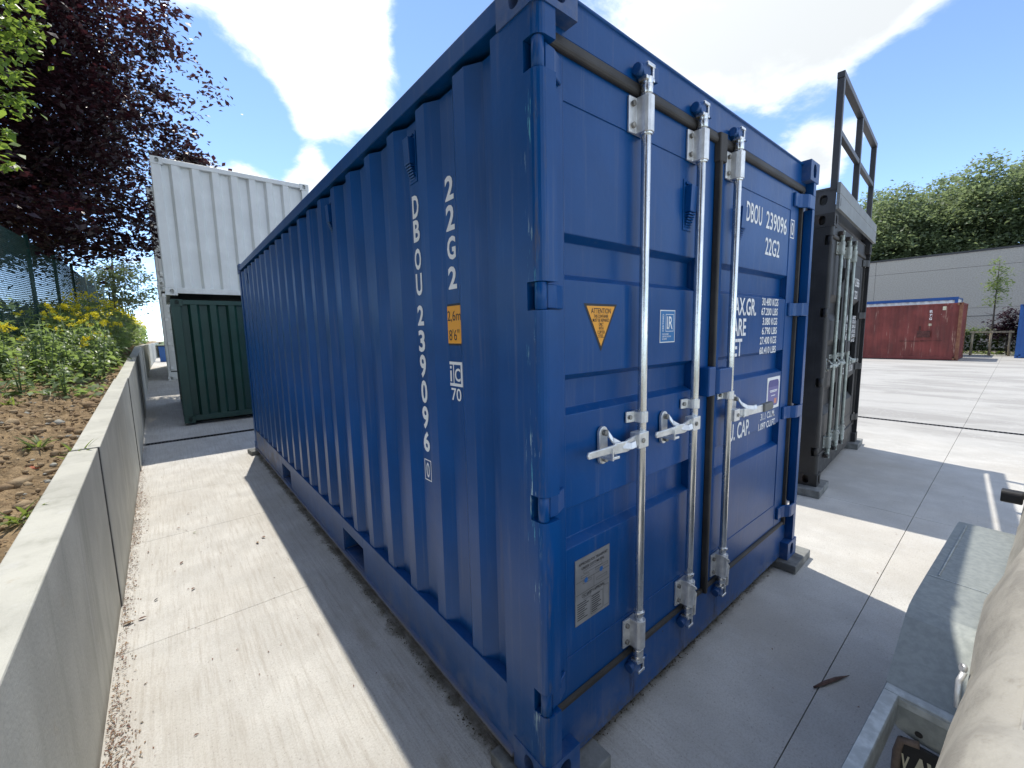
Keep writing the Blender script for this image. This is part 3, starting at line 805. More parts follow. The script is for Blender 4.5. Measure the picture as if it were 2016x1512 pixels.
# certificate
O = (.726, yd, 1.588-HB)
ce = patch(bdl, O, FX, FZ, [(0, 0), (.117, 0), (.117, .135), (0, .135)], m_wht, 'certificate_sticker')
patch(ce, O, FX, FZ, [(.004, .004), (.113, .004), (.113, .131), (.004, .131)], m_cyan, 'sticker_print', .0016)
frame(ce, (O[0]+.042, yd, O[2]+.046), FX, FZ, .062, .072, .0022, m_wht, off=.0022)
text('emblem', 'L', m_wht, ce, (O[0]+.051, yd, O[2]+.056), FX, FZ, .022, .053, off=.0022)
text('emblem', 'R', m_wht, ce, (O[0]+.066, yd, O[2]+.056), FX, FZ, .030, .053, off=.0022)
text('lettering', 'CERTIFIED', m_wht, ce, (O[0]+.028, yd, O[2]+.046), (0, 0, 1), (-1, 0, 0), .072, .011, off=.0022)
for i, s in enumerate(('CONTAINER', 'CERTIFICATION', 'SCHEME')):
    text('lettering', s, m_wht, ce, (O[0]+.016, yd, O[2]+.032-.010*i), FX, FZ, (.050, .068, .036)[i], .0066, off=.0022)
# safety plate
O = (.203, yd, .574-HB)
cp = MB().box(O[0], yd-.003, O[2], O[0]+.196, yd-.0004, O[2]+.254).build('approval_plate', m_plate, bdl)
def cl(s, u, v, w, h, **k): return text('lettering', s, m_blk, cp, (O[0]+u, yd-.003, O[2]+v), FX, FZ, w, h, off=.0006, **k)
cl('APPROVED FOR TRANSPORT', .018, .226, .165, .011); cl('UNDER CUSTOMS SEAL', .034, .208, .130, .011); cl('CSC SAFETY APPROVAL', .034, .100, .132, .012)
def ln(u0, v0, u1, v1): patch(cp, (O[0], yd-.003, O[2]), FX, FZ, [(u0, v0), (u1, v0), (u1, v1), (u0, v1)], m_blk, 'printed_line', .0006)
for v in (.118, .166): ln(.004, v, .192, v+.0012)
ln(.102, .118, .1032, .166)
for (u, v, w, h) in [(.045, .190, .105, .013), (.030, .176, .045, .010), (.110, .180, .075, .010), (.040, .152, .048, .010), (.118, .136, .062, .011), (.045, .088, .04, .010), (.085, .012, .07, .074), (.160, .012, .030, .085)]:
    frame(cp, (O[0]+u, yd-.003, O[2]+v), FX, FZ, w, h, .0010, m_blk, off=.0006)
for i in range(8):
    ln(.010, .080-.0088*i, .010+.035+.03*rnd.random(), .0832-.0088*i); ln(.090, .080-.0088*i, .090+.03+.03*rnd.random(), .0834-.0088*i)
for u, v in ((.058, .162), (.145, .172)):
    patch(cp, (O[0], yd-.003, O[2]), FX, FZ, [(u+.010*math.cos(a*.6283), v+.010*math.sin(a*.6283)) for a in range(10)], m_inkblue, 'printed_dot', .0009)
# side lettering on the recessed flats (looks to -X)
def st(body, yc, w, z0, z1, m=m_wht, x=.048, parent=blue, name='lettering', **k):
    return text(name, body, m, parent, (x, yc+w/2, z0-HB), SX, FZ, w, z1-z0, **k)
for s, z1, z0 in [('D', 2.246, 2.151), ('B', 2.143, 2.050), ('O', 2.022, 1.929), ('U', 1.914, 1.818), ('2', 1.775, 1.685), ('3', 1.665, 1.566), ('9', 1.555, 1.448), ('0', 1.437, 1.330), ('9', 1.317, 1.209), ('6', 1.198, 1.100)]:
    st(s, .834, .058, z0, z1, bold=.03)
st('0', .834, .030, .975, 1.048); frame(blue, (.048, .834+.032, .960-HB), SX, FZ, .064, .102, .005, m_wht)
for s, z1, z0 in [('2', 2.246, 2.155), ('2', 2.139, 2.043), ('G', 2.022, 1.933), ('2', 1.908, 1.820)]:
    st(s, .552, .062, z0, z1, bold=.03)
# the size sticker runs over the flat and up the next slope
def wrapped(pts_fn, m, name, off): pass
O = (.048, .612, 1.598-HB)
hs = patch(blue, O, SX, FZ, rr(.112, .165, .010), m_blk, 'size_sticker')
patch(hs, O, SX, FZ, [(u+.007, v+.008) for u, v in rr(.104, .149, .006)], m_orange, 'sticker_print', .0016)
text('lettering', '2,6m', m_blk, hs, (.048, .600, 1.690-HB), SX, FZ, .098, .046, off=.0022, bold=.0)
text('lettering', '8\'6"', m_blk, hs, (.048, .592, 1.618-HB), SX, FZ, .076, .044, off=.0022, bold=.0)
O = (.048, .618, 1.432-HB)
ic = frame(blue, O, SX, FZ, .112, .100, .012, m_wht, 'interchange_mark')
patch(ic, O, SX, FZ, [(.044, .012), (.050, .012), (.050, .088), (.044, .088)], m_wht, 'marking_bar', .0012)
patch(ic, (.048, .618-.020, 1.450-HB), SX, FZ, [(0, 0), (.012, 0), (.012, .045), (0, .045)], m_wht, 'letter_stem', .0012); patch(ic, (.048, .618-.020, 1.450-HB), SX, FZ, [(0, .053), (.012, .053), (.012, .064), (0, .064)], m_wht, 'letter_dot', .0012)
text('lettering', 'C', m_wht, ic, (.048, .618-.056, 1.452-HB), SX, FZ, .042, .054, bold=.02)
st('70', .556, .074, 1.372, 1.424, bold=.01)
# paint scrape and a small pipe clip on the long side
MB().cyl((.030, .232, 1.065), (.030, .232, 1.10), .008, n=8).build('clip', m_bluecast, blue)
mb = MB(); mb.tube([(.045, 1.24, .300), (.040, 1.235, .325), (.030, 1.225, .335), (.024, 1.215, .32), (.022, 1.21, .301)], .006, 8); mb.build('lashing_ring', m_bluecast, blue)

# ---- black container with the railing frame on its top
PK = dict(body=m_black, cast=m_blackcast, post=m_black, rail=m_black, sill=m_black, bar=mat('dull_galvanised_bar', (.33, .37, .345), .5, metal=.55, var=.12, scale=14), fit=mat('dull_galvanised_fitting', (.34, .37, .35), .55, metal=.5, var=.14, scale=14), keep=m_blackcast,
          chdepth=.05, chslope=.07, channels=[(1.62, 1.88), (1.12, 1.42), (.64, .94)])
black, kdl, kdr = make_container('shipping_container', PK)
BA = R(3.9)
black.location = (3.93, .265, .075); black.rotation_euler = (0, 0, BA)
tag(black, 'black shipping container carrying a grey railing frame, standing behind the blue one', 'container')
for s, x0, z0, x1, z1 in [('DBOU', 1.52, 2.10, 1.72, 2.20), ('215836', 1.78, 2.10, 2.09, 2.20), ('22G1', 1.79, 1.95, 2.0, 2.05), ('MAX.GR.', 1.36, 1.66, 1.70, 1.75), ('30.480 KGS', 1.78, 1.70, 2.03, 1.745), ('67.200 LBS', 1.78, 1.65, 2.03, 1.69), ('TARE', 1.36, 1.55, 1.57, 1.64), ('3.080 KGS', 1.78, 1.59, 2.03, 1.635), ('6.790 LBS', 1.78, 1.53, 2.03, 1.575), ('NET', 1.36, 1.44, 1.53, 1.53), ('27.400 KGS', 1.78, 1.475, 2.03, 1.52), ('60.410 LBS', 1.78, 1.42, 2.03, 1.462), ('CU. CAP.', 1.36, 1.05, 1.69, 1.13), ('31.1 CU.M.', 1.80, 1.05, 2.05, 1.13)]:
    text('lettering', s, m_wht, kdr, (x0, .0585, z0-.06), FX, FZ, x1-x0, z1-z0)
trk = patch(kdl, (.19, .0585, 1.48), FX, FZ, [(.09, 0), (.18, .17), (0, .17)], m_orange, 'warning_triangle')
patch(kdl, (.20, .0585, .52), FX, FZ, [(0, 0), (.19, 0), (.19, .25), (0, .25)], m_plate, 'approval_plate')
plat = empty('railing_frame', (3.93, .265, .075+2.591), BA)
tag(plat, 'grey steel edge frame with open guard railing, sitting on the black container', 'railing')
for sx in (0, 1):
    mb = MB(); k = (lambda u, v, d: (d, u, v)) if not sx else (lambda u, v, d: (2.438-d, u, v))
    holed(mb, k, .178, .20, .094, .12, .030, .044, .06)
    for a, c in ((.178, 2.4),):
        x0, x1 = ((0, .09) if not sx else (2.348, 2.438)); mb.box(x0, .178, .0, x1, c, .20)
    x0, x1 = ((.0, .09) if not sx else (2.348, 2.438)); mb.box(x0+.0001, .003, .201, x1-.0001, 2.4, .225)
    mb.build('side_beam', m_railgrey, plat, .003, 1)
    mb = MB(); x0, x1 = ((.01, .12) if not sx else (2.318, 2.428)); mb.box(x0, .01, -.012, x1, .12, .0); mb.build('bearing_pad', m_rubber, plat)
mb = MB(); mb.box(-.012, -.030, .022, 2.450, -.004, .150); mb.box(.03, -.0312, .05, .045, -.0295, .115, 1); mb.box(2.393, -.0312, .05, 2.408, -.0295, .115, 1); mb.build('front_board', [m_steelgrey, m_blk], plat, .003, 1)
mb = MB(); mb.box(-.012, -.030, .153, 2.450, -.004, .250); mb.build('front_board', m_steelgrey, plat, .003, 1)
mb = MB(); mb.box(.091, .10, .060, 2.347, .16, .20); mb.build('cross_beam', m_railgrey, plat, .003, 1)
for x in (.0, 1.06, 2.13):
    mb = MB(); mb.box(x, -.003, .18, x+.052, .049, 1.13); mb.build('railing_post', m_railgrey, plat, .003, 1)
for z, h in ((1.132, .052), (.67, .048)):
    mb = MB()
    if z > 1: mb.box(-.005, -.005, z, 2.186, .051, z+h)
    else:
        mb.box(.054, .002, z, 1.058, .044, z+h); mb.box(1.114, .002, z, 2.128, .044, z+h)
    mb.build('railing_bar', m_railgrey, plat, .003, 1)

# ---- simple containers further off: seen from outside only
def simple_container(name, P, W, L, H, loc, rz, label, rim=None):
    root = empty(name, loc, rz); tag(root, label, 'container')
    me = casting_mesh(P['cast'])
    for k, x, y in mirror_mesh(me, W, L):
        for z in (0, H-.118): obj('corner_casting', k, root, (x, y, z))
    for x0 in (.004, W-.134):
        for y0 in (.006, L-.116):
            mb = MB(); mb.box(x0, y0, .118, x0+.13, y0+.11, H-.118); mb.build('corner_post', P['post'], root, .006, 1)
    for sx in (0, 1):
        fx = (lambda u, v, w: (u, v, w)) if not sx else (lambda u, v, w: (W-u, v, w))
        mb = MB(); strip(mb, corrugated(.115, L-.115, 0, 0, .014), .16, H-.06, lambda y, x, z: fx(x, y, z)); mb.build('side_panel', P['body'], root)
        q = sorted((fx(.004, 0, 0)[0], fx(.06, 0, 0)[0]))
        mb = MB(); mb.box(q[0], .178, H-.085, q[1], L-.178, H-.012); mb.build('top_rail', P['rail'], root, .003, 1)
        mb = MB(); mb.box(q[0], .178, .03, q[1], L-.178, .17); mb.build('bottom_sill', P['sill'], root, .003, 1)
    for sy in (0, 1):
        fy = (lambda u, d, z: (u, d, z)) if not sy else (lambda u, d, z: (u, L-d, z))
        mb = MB(); strip(mb, corrugated(.133, W-.133, 0, 0, .016, depth=.060, first=.27, pitch=.282, flat=.09, slope=.04), .12, H-.06, fy); mb.build('end_panel', P['body'], root)
        q = sorted((fy(0, .006, 0)[1], fy(0, .07, 0)[1]))
        mb = MB(); mb.box(.162, q[0], H-.088, W-.162, q[1], H-.010); mb.build('end_rail', P['rail'], root, .003, 1)
        mb = MB(); mb.box(.162, q[0], .035, W-.162, q[1], .13); mb.build('end_sill', P['sill'], root, .003, 1)
    mb = MB(); mb.box(.05, .05, H-.05, W-.05, L-.05, H-.03); mb.build('roof', P['body'], root)
    mb = MB(); mb.box(.08, .08, .10, W-.08, L-.08, .14); mb.build('floor', m_dark, root)
    return root
def pset(m, post=None): return dict(body=m, cast=post or m, post=post or m, rail=m, sill=m)
GY = 8.5
g1 = simple_container('shipping_container', pset(m_green), 2.36, 2.44, 2.20, (-.735, GY, .160), 0, 'dark green container under the white one, past the far end of the blue container')
w1 = simple_container('shipping_container', pset(m_white), 2.43, 2.44, 2.265, (-.780, GY-.03, 2.425), 0, 'white container stacked on top of the dark green one')
PW = dict(body=m_white, cast=m_white, post=m_white, rail=m_white, sill=m_white, bar=m_galv, fit=m_galvw, keep=m_white, edge_gasket=True)
w2, a_, b_ = make_container('shipping_container', PW); w2.location = (-.91, 14.15, .535)
tag(w2, 'lower white container of the far stack, its door edge showing left of the green one', 'container')
w3 = copy_tree(w2); w3.location = (-.90, 14.15, .535+2.60)
tag(w3, 'upper white container of the far stack, behind the nearer white container', 'container')
red = simple_container('shipping_container', pset(m_red, m_redpost), 2.438, 6.058, 2.52, (25.75, .76, .0), 0, 'weathered brick red container with white lettering across the open yard')
def rt(s, yc, w, z0, z1): text('lettering', s, m_wht, red, (.048, yc+w/2, z0), SX, FZ, w, z1-z0, bold=.03)
rt('LGEU', 1.02, .24, 2.13, 2.24); rt('357331', .96, .42, 1.96, 2.07); rt('9', .62, .06, 1.96, 2.08); rt('27G1', 1.02, .27, 1.80, 1.91)
for i in range(3): patch(red, (.046, 1.08-.07*i, 1.54), SX, FZ, [(0, 0), (.055, 0), (.055, .10), (0, .10)], m_cream, 'label_square')
patch(red, (.012, .62, 2.22), SX, FZ, [(0, 0), (.11, 0), (.11, .16), (0, .16)], m_cream, 'label_square')
mb = MB()
for (y0, z0, w, h) in [(1.18, 1.02, .44, .30), (1.05, .86, .7, .02), (1.75, .84, .9, .03), (1.12, 1.32, .06, .22)]:
    mb.add([(.0, y0+.2, z0), (.0, y0+.2-w, z0), (.0, y0+.2-w, z0+h), (.0, y0+.2, z0+h)], [(0, 1, 2, 3)])
mb.build('faded_mark', mat('faded_dark_mark', (.075, .026, .022), .85, var=.3, scale=8), red, recalc=False)
fb = simple_container('shipping_container', dict(body=m_white, cast=m_farblue, post=m_farblue, rail=m_farblue, sill=m_farblue), 2.438, 6.058, 2.591, (28.9, 1.15, .31), 0, 'blue framed container with white side just visible behind the red one')
for c in fb.children:
    if c.name.startswith('top_rail'): c.scale = (1, 1, 1)
mb = MB(); mb.box(-.01, .0, 2.45, .02, 6.05, 2.595); mb.build('fascia', m_farblue, fb)
rb = simple_container('shipping_container', pset(m_farblue), 2.438, 6.058, 2.40, (28.7, -6.85, .0), 0, 'bright blue container cut off by the right edge of the picture')

# ---- pads under the castings
def pad(x, y, z, w, d, h, rz, label):
    mb = MB(); mb.box(-w/2, -d/2, 0, w/2, d/2, h)
    o = mb.build('support_block', m_pad, None, .006, 2); o.location = (x, y, z); o.rotation_euler = (0, 0, rz)
    tag(o, label, 'block', 'grey concrete blocks under the containers')
pad(.13, .12, .0, .34, .31, .0585, .0, 'grey concrete block under the near corner of the blue container')
pad(2.395, .09, .0, .33, .30, .0585, .02, 'grey concrete block under the right door corner of the blue container')
pad(.05, 6.02, .0, .26, .24, .0585, .1, 'concrete block under the far left corner of the blue container')
pad(2.36, 6.0, .0, .3, .3, .0585, 0, 'concrete block under the far right corner of the blue container')
_b = lambda u, v: (3.93+u*math.cos(BA)-v*math.sin(BA), .265+u*math.sin(BA)+v*math.cos(BA))
pad(*_b(.09, .10), .0, .42, .30, .0735, BA, 'grey concrete block under the near corner of the black container')
pad(*_b(2.36, .10), .0, .42, .30, .0735, BA, 'grey concrete block under the far door corner of the black container')
pad(*_b(.1, 5.95), .0, .4, .3, .0735, BA, 'grey concrete block under the rear corner of the black container')

# ---------------------------------------------------------------- ground, yard slabs, drains
def hz(x, y): return .075*max(0., min(y, 16.)-7.0)*min(1., max(0., (8.5-x)/3.5))
mb = MB(); n = 1500.; mb.add([(-n, -n, -.12), (n, -n, -.12), (n, n, -.12), (-n, n, -.12)], [(0, 1, 2, 3)])
gnd = mb.build('ground', mat('packed_earth', (.20, .19, .15), .95, var=.2, scale=.3, spec=.2), recalc=False); tag(gnd, kind='structure')
yard = MB().add([(-1.4, -9, -.10), (39, -9, -.10), (39, 60, -.10), (-1.4, 60, -.10)], [(0, 1, 2, 3)]).build('yard', mat('joint_filler', (.16, .13, .11), .9, var=.2, scale=5), recalc=False)
tag(yard, kind='structure')
xs = [(-1.40, 3.947), (3.953, 8.605), (8.745, 14.2), (14.206, 20.1), (20.106, 26.4), (26.406, 33.5)]
ys = [(-8.9, -3.6), (-3.596, -.432), (-.428, 2.000), (2.003, 3.562), (3.566, 4.832), (4.835, 7.565), (7.70, 12.0), (12.006, 20.0), (20.006, 30), (30.006, 58)]
for (x0, x1) in xs:
    for (y0, y1) in ys:
        if x0 > 8 and y0 in (2.003, 3.566): continue
        if x0 > 8 and y0 == -.428: y1 = 4.832
        if x0 > 8 and y1 == 7.565: y1 = 7.696
        mb = MB(); nx, ny = (max(1, int((x1-x0)/.9)), 3)
        top = [[(x0+(x1-x0)*i/nx, y0+(y1-y0)*j/ny) for i in range(nx+1)] for j in range(ny+1)]
        vs = [(x, y, hz(x, y)) for r_ in top for x, y in r_]
        fs = [(j*(nx+1)+i, j*(nx+1)+i+1, (j+1)*(nx+1)+i+1, (j+1)*(nx+1)+i) for j in range(ny) for i in range(nx)]
        mb.add(vs, fs)
        for (a, c) in (((x0, y0), (x1, y0)), ((x1, y0), (x1, y1)), ((x1, y1), (x0, y1)), ((x0, y1), (x0, y0))):
            mb.add([(a[0], a[1], hz(*a)), (a[0], a[1], -.09), (c[0], c[1], -.09), (c[0], c[1], hz(*c))], [(0, 1, 2, 3)])
        mb.build('concrete_slab', m_conc, yard, recalc=False)
# broad cold joint across the lane, a slightly rough raised bead
def drain(name, p0, p1, label, pitch=.045):
    p0, p1 = Vector(p0), Vector(p1); L = (p1-p0).length; d = (p1-p0)/L; nn = Vector((-d.y, d.x, 0))
    root = empty(name, p0); root.rotation_euler = (0, 0, math.atan2(d.y, d.x)); tag(root, label, 'drain')
    mb = MB(); mb.box(0, -.065, -.085, L, .065, -.04); mb.build('channel', m_dark, root)
    mb = MB()
    mb.box(0, -.062, -.03, L, -.046, .001); mb.box(0, .046, -.03, L, .062, .001)
    k = 0.
    while k < L: mb.box(k, -.046, -.03, k+.016, .046, -.001); k += pitch
    o = mb.build('grating', m_drain, root); o['kind'] = 'stuff'
drain('drain_channel', (-1.25, 7.632, .046), (8.6, 7.632, .046), 'slotted iron drain channel crossing the lane at the far end of the blue container')
drain('drain_channel', (8.675, -8.5, .0), (8.675, 7.5, .0), 'slotted iron drain channel running across the yard past the black container', .05)

# ---------------------------------------------------------------- retaining wall, soil bed
def wx(y): return -1.185-.014*min(y, 16.6)
def wz(y): return .90+.049*min(y, 13.)
wall = empty('retaining_wall', (0, 0, 0)); tag(wall, 'long low wall of smooth precast concrete panels holding back the soil bed', 'wall')
js = [-3.4, -.95, 2.555]+[6.1+3.5*i for i in range(12)]
for ip, (a, c) in enumerate(zip(js[:-1], js[1:])):
    a += .005; c -= .005; st_ = .009*min(4, max(0, ip-1))
    mb = MB()
    t_ = .122
    vs = []
    for y in (a, c):
        x = wx(y)+st_; z = wz(y)-.004*(ip % 2); b0 = hz(0, y)-.03
        vs += [(x, y, b0), (x, y, z), (x-t_, y, z), (x-t_, y, b0)]
    mb.add(vs, [(0, 1, 2, 3), (7, 6, 5, 4), (0, 4, 5, 1), (1, 5, 6, 2), (2, 6, 7, 3), (3, 7, 4, 0)])
    mb.build('wall_panel', m_wall, wall, .006, 2)
mb = MB()
for ip, y in enumerate(js[1:-1]): mb.box(wx(y)-.115, y-.0049, .0, wx(y)+.009*min(4, ip)-.004, y+.0049, wz(y)-.003)
mb.build('joint_sealant', mat('grey_joint_sealant', (.085, .08, .075), .8, var=.2, scale=20), wall)
def noise2(x, y, s, seed=0):
    return (math.sin(x*1.7*s+seed)*math.cos(y*1.3*s+seed*2.1)+math.sin((x+y)*2.9*s+seed*.7)*.5+math.cos((x-1.7*y)*4.3*s+seed)*.3)/1.8
def soil_z(x, y):
    d = max(0., wx(y)-.122-x)
    rise = min(1., d/1.5); rise = rise*rise*(3-2*rise)
    z = .83+.049*min(y, 13.)+.20*rise
    return z + min(1., d*5)*(.045*noise2(x, y, 1.3, 2)+.02*noise2(x, y, 4.5, 5))
gx = np.concatenate([np.linspace(0, 2.2, 100), np.linspace(2.3, 7, 24), np.linspace(8, 60, 20)])
gy = np.concatenate([np.linspace(-3.3, -.6, 20), np.linspace(-.5, 7, 300), np.linspace(7.1, 9, 24), np.linspace(9.2, 20, 50), np.linspace(21, 120, 30)])
V = []
for y in gy:
    for dx in gx:
        x = wx(min(y, 16.6))-.121-dx
        e = min(1., dx*6)*(1 if -1 < y < 8 and dx < 2.3 else 0)
        V.append((x, y, soil_z(x, y)+e*(.010*nrs.randn()+.022*max(0, noise2(x, y, 9, 3))**2+.016*noise2(x, y, 21, 7))))
nx = len(gx); F = [(j*nx+i, j*nx+i+1, (j+1)*nx+i+1, (j+1)*nx+i) for j in range(len(gy)-1) for i in range(nx-1)]
F = [f[::-1] for f in F]
so_ = obj('soil_bed', np_mesh('soil_bed', V, F, m_soil, True)); tag(so_, kind='structure')
# land behind the far end of the lane so the horizon closes
mb = MB(); mb.add([(-1.6, 30, 1.40), (20, 60, 1.2), (20, 300, 1.5), (-60, 300, 1.6), (-60, 120, 1.4)], [(0, 1, 2, 3, 4)]); 
fld = mb.build('far_field', mat('far_field_grass', (.10, .13, .05), .95, var=.2, scale=.2), recalc=False); tag(fld, kind='structure')

# clods, stones
ICO = None
def ico(sub=1):
    bm = bmesh.new(); bmesh.ops.create_icosphere(bm, subdivisions=sub, radius=1)
    v = np.array([p.co for p in bm.verts]); f = np.array([[q.index for q in p.verts] for p in bm.faces]); bm.free()
    return v, f
IV, IF = ico(1)
def lumps(name, pts, sizes, m, squash=.6, kind='stuff', jit=.25):
    n = len(pts); nv = len(IV)
    V = np.zeros((n, nv, 3)); 
    for i in range(n):
        q = IV*(1+jit*nrs.randn(nv, 1)*.6)*np.array([1, .7+.5*nrs.rand(), squash])*sizes[i]
        a = nrs.rand()*6.28; ca, sa = math.cos(a), math.sin(a)
        V[i] = np.stack([q[:, 0]*ca-q[:, 1]*sa, q[:, 0]*sa+q[:, 1]*ca, q[:, 2]], 1)+pts[i]
    F = (IF[None]+(np.arange(n)*nv)[:, None, None]).reshape(-1, 3)
    o = obj(name, np_mesh(name, V.reshape(-1, 3), F, m, False)); 
    if kind: o['kind'] = kind
    return o
pts, sz = [], []
for i in range(6500):
    y = -1.5+8.5*nrs.rand()**1.2; d = .01+3.2*nrs.rand()**1.3; x = wx(y)-.125-d
    s = .005+.026*nrs.rand()**4; pts.append((x, y, soil_z(x, y)+.008+s*.2)); sz.append(s)
for i in range(150):
    y = -.8+7*nrs.rand(); d = .05+2.4*nrs.rand()**1.2; x = wx(y)-.125-d
    s = .022+.045*nrs.rand()**2; pts.append((x, y, soil_z(x, y)+.004)); sz.append(s)
lumps('soil_clods', np.array(pts), sz, m_clod, .75, jit=.33)
pts, sz = [], []
for i in range(420):
    y = -1+8*nrs.rand(); d = .02+2.2*nrs.rand()**1.4; x = wx(y)-.125-d
    s = .005+.014*nrs.rand()**2; pts.append((x, y, soil_z(x, y)+s*.3)); sz.append(s)
lumps('gravel', np.array(pts), sz, m_stone)
for i, (px, py, s, m, lab) in enumerate([(116, 833, .045, m_stone, 'pale flat stone lying highest on the bare soil bed'), (52, 815, .032, m_stone, 'dark round stone in the soil left of the pale flat stone'), (137, 848, .030, m_stone, 'small stone in the soil just below the pale flat stone'),
                                         (62, 923, .030, m_brick, 'orange brick shard lying in the dark soil clods'), (143, 862, .035, m_stone, 'rounded stone against the back of the wall top')]):
    d = ray(px, py); t = .8
    while t < 12 and (CAM+d*t).z > soil_z((CAM+d*t).x, (CAM+d*t).y): t += .01
    p = CAM+d*t
    o = lumps('stone' if m is m_stone else 'brick_shard', np.array([[0, 0, 0]]), [s], m, .55, None); o.location = p
    tag(o, lab, 'stone' if m is m_stone else 'brick')

# ---------------------------------------------------------------- foliage helpers
def leaf_cloud(centers, size, flat=1.0, droop=.0, aspect=.6, bend=.25, jitter=.35, normal=None):
    """one folded 2-quad leaf per centre; returns V,F"""
    n = len(centers)
    az = nrs.rand(n)*2*np.pi; tilt = (nrs.randn(n)*.45*flat)-droop
    ax = np.stack([np.cos(az)*np.cos(tilt), np.sin(az)*np.cos(tilt), np.sin(tilt)], 1)
    up = np.tile([0, 0, 1.], (n, 1))+nrs.randn(n, 3)*.45*flat
    sd = np.cross(ax, up); sd /= np.linalg.norm(sd, axis=1)[:, None]+1e-9
    nm = np.cross(sd, ax)
    s = size*(1+jitter*nrs.randn(n)).clip(.4, 1.8)
    L = ax*s[:, None]; Wd = sd*(s*aspect*.5)[:, None]; B = nm*(s*bend*.35)[:, None]
    c = centers
    V = np.stack([c-L*.5, c-L*.05+Wd+B, c+L*.5-B*.6, c-L*.05-Wd+B], 1)
    return V.reshape(-1, 3), np.arange(n*4).reshape(n, 4)
def sprays(n, cen, rad, per, spread, thick, shell=.55, bottom=-1., drop=.25):
    """sprays of leaves: flattened, outward-drooping, biased to the crown surface"""
    out = []
    while len(out) < n:
        p = nrs.randn(3); p /= np.linalg.norm(p); r = (shell+(1-shell)*nrs.rand()) if nrs.rand() < .8 else nrs.rand()
        q = p*r
        if q[2] < bottom: continue
        out.append(q)
    out = np.array(out)*np.array(rad)
    pts = []
    for q in out:
        k = int(per*(.6+.8*nrs.rand()))
        l = nrs.randn(k, 3)*np.array([spread, spread, thick])
        o = q[:2]/(np.linalg.norm(q[:2])+1e-6)
        l[:, 2] -= drop*(l[:, 0]*o[0]+l[:, 1]*o[1]) + .12*(l[:, 0]**2+l[:, 1]**2)/spread
        pts.append(q+l)
    return np.concatenate(pts)+np.array(cen)
def limbs(mb, base, top, r, n, spread, seed):
    rg = random.Random(seed); base, top = Vector(base), Vector(top)
    mb.tube([base, base.lerp(top, .35)+Vector((rg.uniform(-.1, .1), rg.uniform(-.1, .1), 0)), base.lerp(top, .7), top], [r, r*.8, r*.5, r*.15], 9)
    for i in range(n):
        t = .25+.65*i/n; p = base.lerp(top, t); a = i*2.4+rg.random(); ln = spread*(1.1-.6*t)*rg.uniform(.7, 1.1)
        e = p+Vector((math.cos(a)*ln, math.sin(a)*ln, ln*.45)); m = p.lerp(e, .5)+Vector((0, 0, -.06*ln))
        mb.tube([p, m, e], [r*.4*(1-t*.5), r*.25*(1-t*.5), r*.05], 6)

def tree(name, label, base, H, cen, rad, n, per, spread, thick, leaf, lm, bark=m_bark, r=.25, group=None, shell=.55, bottom=-1., nl=9, cat='tree', drop=.25, extra=None, aspect=.6):
    root = empty(name, base); tag(root, label, cat, group)
    P = sprays(n, np.array(cen)-np.array(base), rad, per, spread, thick, shell, bottom, drop)
    if extra is not None: P = np.concatenate([P, extra-np.array(base)])
    V, F = leaf_cloud(P, leaf, aspect=aspect)
    obj('crown', np_mesh('crown', V, F, lm), root)
    mb = MB(); limbs(mb, (0, 0, -.1), (cen[0]-base[0], cen[1]-base[1], H), r, nl, max(rad[:2])*.9, len(label)); mb.build('trunk', bark, root)
    return root
# copper beech behind the fence, its sprays hanging over towards the lane
ex = []
for (px, py, Y, sp) in [(285, 25, 13, .3), (305, 120, 13.2, .4), (320, 195, 13.2, .4), (330, 250, 13.4, .4), (325, 285, 13.2, .4), (360, 312, 13.6, .25), (378, 320, 13.6, .12), (300, 60, 12.6, .5), (285, 340, 12.5, .5), (270, 400, 12.5, .5), (255, 440, 12.5, .45), (300, 420, 12.6, .35), (180, 450, 12, .5), (210, 460, 12, .45), (120, 440, 11.5, .5), (60, 420, 11.2, .5), (100, 470, 11.3, .4), (160, 478, 11.6, .4), (280, 470, 12.2, .3), (20, 400, 10.6, .4)]:
    d = ray(px, py); p = np.array(CAM+d*((Y-CAM.y)/d.y))
    for k in range(9):
        c = p+nrs.randn(3)*np.array([sp, sp, sp*.55]); l = nrs.randn(42, 3)*np.array([.24, .24, .07]); l[:, 2] -= .22*(l[:, 0]); ex.append(c+l)
beech_ = tree('copper_beech', 'large dark purple copper beech overhanging the fence on the left', (-4.6, 15.2, 1.4), 9.5, (-4.15, 15.0, 8.2), (3.45, 3.7, 4.7), 2300, 62, .40, .12, .115, m_beech, r=.32, shell=.62, nl=14, extra=np.concatenate(ex))
tree('broadleaf_tree', 'pale grey green round tree beyond the fence, below the copper beech', (-2.6, 26.5, 1.4), 4.6, (-2.45, 26.5, 4.3), (1.55, 1.6, 1.35), 120, 50, .26, .12, .12, m_grey, r=.10, shell=.5)
for q_, lab_ in (((-6.6, 4.0, .9), 'unseen copper beech added left of the camera to darken reflections on the blue container'), ((-7.2, -5.5, .7), 'unseen copper beech added behind the camera to darken reflections on the blue container')):
    tb = copy_tree(beech_); tb.location = q_; tb.rotation_euler = (0, 0, q_[1]); tag(tb, lab_, 'tree')  # unseen beech copies, added to darken reflections and fill on the blue side
